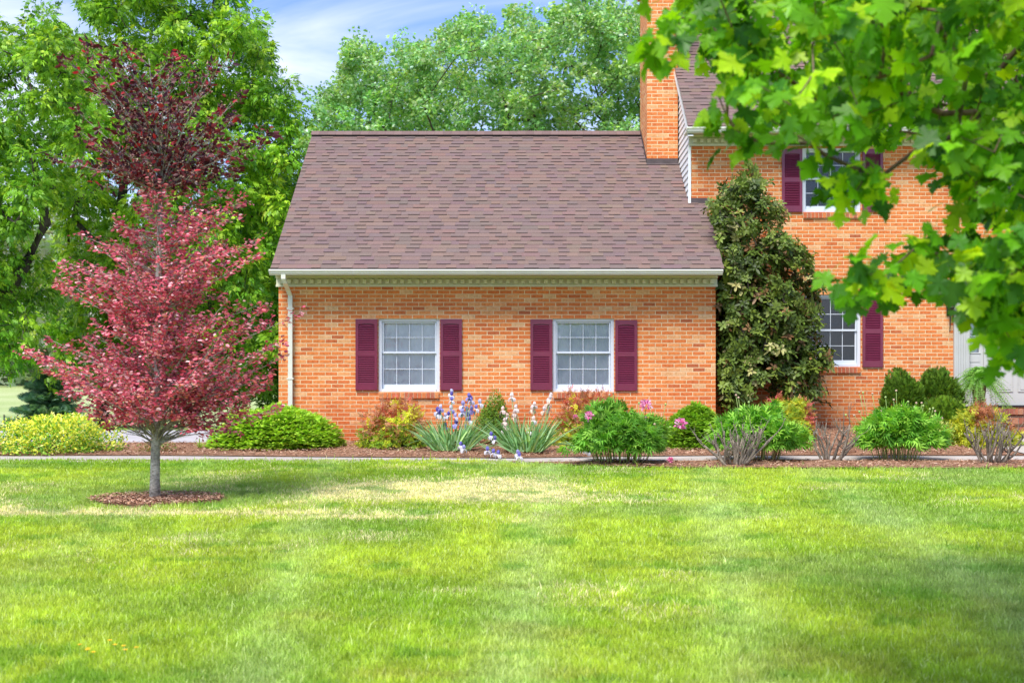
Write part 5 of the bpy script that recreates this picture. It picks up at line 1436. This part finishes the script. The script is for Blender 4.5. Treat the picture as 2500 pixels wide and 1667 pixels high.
bare_shrub(2370, 2490, 1018, 16.2, 'bare grey thin-twigged shrub at the right edge in front of the porch steps', 16, .018, 12, arms=((1, .35),))
random.seed(77)

# small weeds / strappy plant on the mulch
def strappy(px, s, label, n, L, col, name='weed', cat='plant'):
    b = on(px, s); root = empty(name, b, label, cat); V = []; Fs = []; C = []
    for k in range(n):
        a_ = random.uniform(0, 6.28); sp_ = random.uniform(.3, 1.3); l = L*random.uniform(.6, 1.1); i = len(V); x = np.array([-math.sin(a_), math.cos(a_), 0])*.007*(L/.2); c0 = np.array(b)
        for q in range(5):
            t = q/4; c = c0+np.array([math.cos(a_)*sp_*t*l*.7, math.sin(a_)*sp_*t*l*.7, l*(t-.45*t*t*sp_)+.03]); w = (1-t**2)
            V.append(c-x*w); V.append(c+x*w); cc = np.array(col)*random.uniform(.8, 1.2); C += [cc, cc]
        for q in range(4): a = i+2*q; Fs.append((a, a+1, a+3, a+2))
    link('leaves', mesh_np('leaves', np.array(V), np.array(Fs), np.array(C)), M_L_SHRUB, root)
strappy(488, 18.3, 'strappy light green plant on the mulch left of the wide spruce mound', 26, .22, (.36, .50, .10), 'daylily')
strappy(1560, 15.8, 'tiny green weed on the mulch in front of the pink-flowered peony', 9, .09, (.4, .5, .15))
strappy(1960, 15.75, 'tiny green weed on the mulch in front of the small bare shrub', 9, .09, (.36, .44, .16))
strappy(1712, 15.75, 'pale dry weed on the mulch left of the large bare shrub', 12, .08, (.5, .5, .25))
# yellow flowers in the lawn
for i, (fx, fy) in enumerate(((195, 1587), (215, 1597), (213, 1600), (228, 1606), (268, 1576), (281, 1587), (302, 1590), (306, 1600), (333, 1594))):
    s = s_of(fy+12); b = on(fx, s)
    mb = MB(); mb.tube([b, (b[0], b[1], b[2]+.055)], .0015, 5, (.25, .4, .08))
    for k in range(8):
        a_ = k*math.pi/4; c = (b[0], b[1], b[2]+.056); mb.poly([c, (c[0]+.011*math.cos(a_-.35), c[1]+.011*math.sin(a_-.35), c[2]+.004), (c[0]+.014*math.cos(a_), c[1]+.014*math.sin(a_), c[2]+.003), (c[0]+.011*math.cos(a_+.35), c[1]+.011*math.sin(a_+.35), c[2]+.004)], (.85, .55, .02))
    mb.ball((b[0], b[1], b[2]+.058), .005, (.8, .45, .02), 6, 4)
    tag(mb.build('buttercup', M_L_STEMC), 'small yellow flower in the grass near the bottom left corner', 'flower', 'yellow flowers in the lawn')

# --- magnolia against the house
def magnolia():
    s = 20.4; b = on(1820, s); root = empty('magnolia', b, 'tall dark glossy-leaved magnolia growing against the house right of the garage wing', 'tree')
    poly = px2([(1716, 385), (1730, 395), (1748, 420), (1762, 450), (1790, 475), (1790, 520), (1835, 560), (1862, 610), (1885, 640), (1872, 700), (1870, 760), (1885, 790), (1920, 805), (1900, 850), (1880, 890), (1878, 930), (1800, 915), (1765, 880),
                (1740, 900), (1680, 925), (1645, 920), (1632, 870), (1640, 790), (1628, 740), (1640, 690), (1622, 650), (1650, 600), (1632, 540), (1622, 480), (1655, 450), (1700, 405)])
    tg = poly_points(poly, 640, s, .62)
    tg[:, 1] = np.clip(tg[:, 1], 19.4, 21.1); tg[:, 1] = np.maximum(tg[:, 1], 19.95); k = (tg[:, 0] < 3.56) & (tg[:, 2] < 3.87+.76*(tg[:, 1]-19.5)+.12); tg[k, 0] = 3.56+U(0, .12, int(k.sum()))
    tr = [np.array(b)-[0, 0, .05], P(1815, 1000, s), P(1800, 900, s), P(1790, 760, s), P(1800, 620, s), P(1810, 500, s)]
    trunk_part(root, [tuple(p) for p in tr], [.05, .045, .04, .034, .025, .015], M_BARK_D)
    nodes, par, rad, tips, order = grow(tr, tg, r_tip=.004, r_max=.03, seg=.25, zbias=1.4); skeleton_mesh('branches', nodes, par, rad, M_BARK_D, root, start=len(tr))
    tp = nodes[tips]; out = unit(nodes[tips]-nodes[par[tips]]); cen = np.array([X(1800, s), s+.1, 0]); n = len(tp)
    o2 = tp-cen; o2[:, 2] = 0; ax = unit(unit(o2)*.5+np.array([0, -.45, .5])+rand_dir(n)*.55)
    # whorls: template lies in its x-y plane, so its normal is the twig axis
    reps = 5; pos = np.repeat(tp, reps, 0)+rng.normal(size=(n*reps, 3))*.07; axr = unit(np.repeat(ax, reps, 0)+rand_dir(n*reps)*.45); m = len(pos)
    t0 = unit(np.cross(axr, rand_dir(m)))
    foliage('crown', T_WHORL, pos, t0, axr, U(.095, .155, m), pal(m, [(.085, .13, .015), (.12, .175, .02), (.20, .26, .04), (.28, .15, .06), (.05, .08, .012), (.38, .36, .13)], [.30, .27, .13, .07, .17, .06]), M_L_GLOSS, root)
reseed(22); magnolia()

# --- boston fern on the porch
def fern():
    s = 20.5; cx = X(2390, s); zt = 1.62; root = empty('fern', (cx, s, zt), 'bushy green fern spilling over its pot on the porch in front of the door sidelight', 'potted plant')
    p = MB(); p.tube([(cx, s, zt), (cx, s, zt+.10), (cx, s, zt+.36), (cx, s, zt+.40)], [.07, .09, .12, .125], 16); p.build('pot', plain('brown_pot', (.12, .07, .05), .7, .2), root, smooth=True)
    Lp, Ld, Lc = [], [], []; c0 = np.array([cx, s, zt+.50]); rach = MB()
    for k in range(210):
        a_ = random.uniform(0, 2*math.pi); L = random.uniform(.52, .74); up = random.uniform(-.2, 1.5); n = 22; d = np.array([math.cos(a_), math.sin(a_), 0]); x = np.array([-math.sin(a_), math.cos(a_), 0])
        col = np.array(random.choice([(.20, .44, .06), (.14, .34, .045), (.30, .56, .10)]))*random.uniform(.85, 1.15); pp = []
        for q in range(n):
            t = (q+.5)/n; c = c0+d*L*(math.cos(up)*.70*t+.22*t*t)+np.array([0, 0, L*(math.sin(up)*.85*t-(1.05-.3*up)*t**2.0)]); c[2] = max(c[2], zt+.01); c[1] = min(c[1], 21.17)
            pp.append(tuple(c))
            for sg in (-1, 1): Lp.append(c); Ld.append(x*sg+d*.35+np.array([0, 0, -.35])); Lc.append(col*(1, .8)[q < 3])
        rach.tube(pp[::5], .0018, 3, (.2, .35, .08), cap=False)
    rach.build('stems', M_L_STEMC, root)
    n = len(Lp); sz = .062*(1-np.tile(np.repeat(np.arange(22), 2), 210)/22*.55)
    foliage('fronds', T_LANCE, np.array(Lp), np.array(Ld), rand_dir(n, .6), sz, np.array(Lc), M_L_SHRUB, root)
fern()

# --- door wreath
def wreath():
    s = YM-.01; c = P(2482, 778, s); root = empty('door_wreath', tuple(c), 'dark leafy wreath with small orange fruit hanging on the white front door', 'wreath')
    n = 520; a_ = U(0, 2*np.pi, n); R = .30+rng.normal(size=n)*.03
    pos = np.stack([c[0]+R*np.cos(a_), s-.02-U(0, .06, n), c[2]+R*np.sin(a_)], 1); tip = np.stack([-np.sin(a_)+np.cos(a_)*U(-.7, .7, n), U(-.7, .1, n), np.cos(a_)+np.sin(a_)*U(-.7, .7, n)], 1)
    foliage('leaves', T_OVAL, pos, tip, rand_dir(n)+np.array([0, -1, 0]), U(.05, .085, n), pal(n, [(.04, .09, .03), (.07, .13, .04), (.05, .07, .02)]), M_L_GLOSS, root)
    for k in range(9):
        q = k*.7+.3; mb = MB(); mb.ball((c[0]+.30*math.cos(q), s-.085, c[2]+.30*math.sin(q)), .022, (.80, .30, .02), 10, 6); mb.build('fruit', M_L_STEMC, root, smooth=True)
wreath()

# --- near maple whose boughs hang into the picture
def maple():
    base = (4.9, 5.6); b = (base[0], base[1], gz(*base)); root = empty('maple_tree', b, 'maple tree whose bright green leafy boughs hang across the upper right, close to the camera', 'tree')
    tr = [np.array(b)-[0, 0, .1], np.array([4.9, 5.6, 1.2]), np.array([4.8, 5.5, 2.2]), np.array([4.5, 5.3, 3.1]), np.array([4.2, 5.1, 4.0]), np.array([4.0, 5.0, 5.0])]
    trunk_part(root, [tuple(p) for p in tr], [.19, .16, .14, .12, .09, .06], M_BARK_G)
    up = px2([(1580, 60), (1600, -120), (1800, -260), (2700, -300), (2750, 300), (2560, 620), (2370, 620), (2330, 500), (2260, 500), (2200, 430), (2120, 340), (2030, 330), (1960, 310), (1880, 270), (1760, 270), (1700, 200), (1640, 130)])
    lo = px2([(1920, 640), (1980, 610), (2060, 620), (2110, 560), (2180, 590), (2230, 550), (2360, 520), (2560, 520), (2560, 760), (2370, 720), (2300, 670), (2200, 660), (2080, 660), (1980, 670)])
    def pts(poly, n, s0, s1):
        poly = np.array(poly); lo_, hi_ = poly.min(0), poly.max(0); o = np.zeros((0, 3))
        while len(o) < n:
            x = U(lo_[0], hi_[0], n*2); y = U(lo_[1], hi_[1], n*2); k = in_poly(poly, x, y); x, y = x[k], y[k]; s = U(s0, s1, len(x))
            s = np.where(x < 1900*d2*.93, np.minimum(s, s0+1.2), s)
            o = np.vstack([o, np.stack([(x-1250)/F_PX*s, s, EYE-(y-YH)/F_PX*s], 1)])
        return o[:n]
    tg = np.vstack([pts(up, 820, 3.8, 7.2), pts(lo, 74, 3.7, 4.9),
                    np.array([P(x*d2, y*d2, s_) for x, y, s_ in ((1505, 95, 4.1), (1530, 120, 4.1), (1560, 70, 4.2), (1560, 40, 4.3), (1650, 220, 4.2), (1670, 270, 4.4), (1700, 310, 4.4), (1750, 330, 4.4), (1760, 270, 4.5), (1980, 420, 4.3), (1960, 450, 4.3), (1860, 330, 4.4), (1900, 360, 4.4),
                      (2310, 760, 4.1), (2340, 780, 4.2), (2350, 700, 4.1), (2300, 710, 4.15), (2330, 730, 4.2), (2345, 750, 4.3), (2355, 790, 4.2), (2320, 680, 4.3), (2345, 820, 4.15), (2290, 690, 4.2), (1935, 400, 4.3), (1975, 390, 4.4), (2005, 420, 4.5), (1900, 350, 4.3), (1950, 450, 4.3), (1920, 620, 4.0), (1945, 655, 4.0), (2100, 450, 4.5), (2180, 470, 4.5), (2060, 400, 4.5))]),
                    np.stack([U(2.2, 7.5, 160), U(3.2, 8.5, 160), U(3.0, 7.2, 160)], 1)])
    # keep the space in front of the lens free of leaves
    keep = ~((tg[:, 1] < 3.4)) ; tg = tg[keep]
    # the random outer crown must not hang into the open part of the view
    sx = (tg[:, 0]/tg[:, 1])*F_PX+1250; sy = YH-(tg[:, 2]-EYE)/tg[:, 1]*F_PX
    m = np.ones(len(tg), bool); m[-160:] = ~((sx[-160:] < 2500) & (sy[-160:] > -60)) & (np.arange(160) % 2 == 0); tg = tg[m]
    nodes, par, rad, tips, order = grow(tr, tg, r_tip=.0017, r_exp=.47, r_max=.04, seg=.14, lift=.14, wob=.07, zbias=.35)
    skeleton_mesh('branches', nodes, par, rad, bark_mat('maple_twig', (.10, .06, .045), (.22, .15, .11), 30), root, start=len(tr), sides=6)
    tp = nodes[tips]; k = 8; n = k*len(tp); ti = np.repeat(np.arange(len(tp)), k)
    dr = unit(nodes[tips]-nodes[par[tips]])[ti]
    o = unit(rng.normal(size=(n, 3)))*U(.02, .13, (n, 1)); o[:, 2] *= .6
    pos = tp[ti]+o
    tip = unit(o)*.55+rand_dir(n)*.4+dr*.25; tip[:, 2] -= .75
    nr = rand_dir(n, .25)+np.array([-.15, -.55, .55])
    cl = U(.85, 1.15, len(tp))[ti][:, None]
    foliage('crown', T_MAPLE, pos, tip, nr, U(.052, .094, n), pal(n, [(.13, .36, .008), (.21, .49, .010), (.42, .66, .012), (.06, .20, .010)], [.32, .29, .21, .18], .12)*cl, M_L_MAPLE, root, jitter_w=.12)
reseed(32); maple()
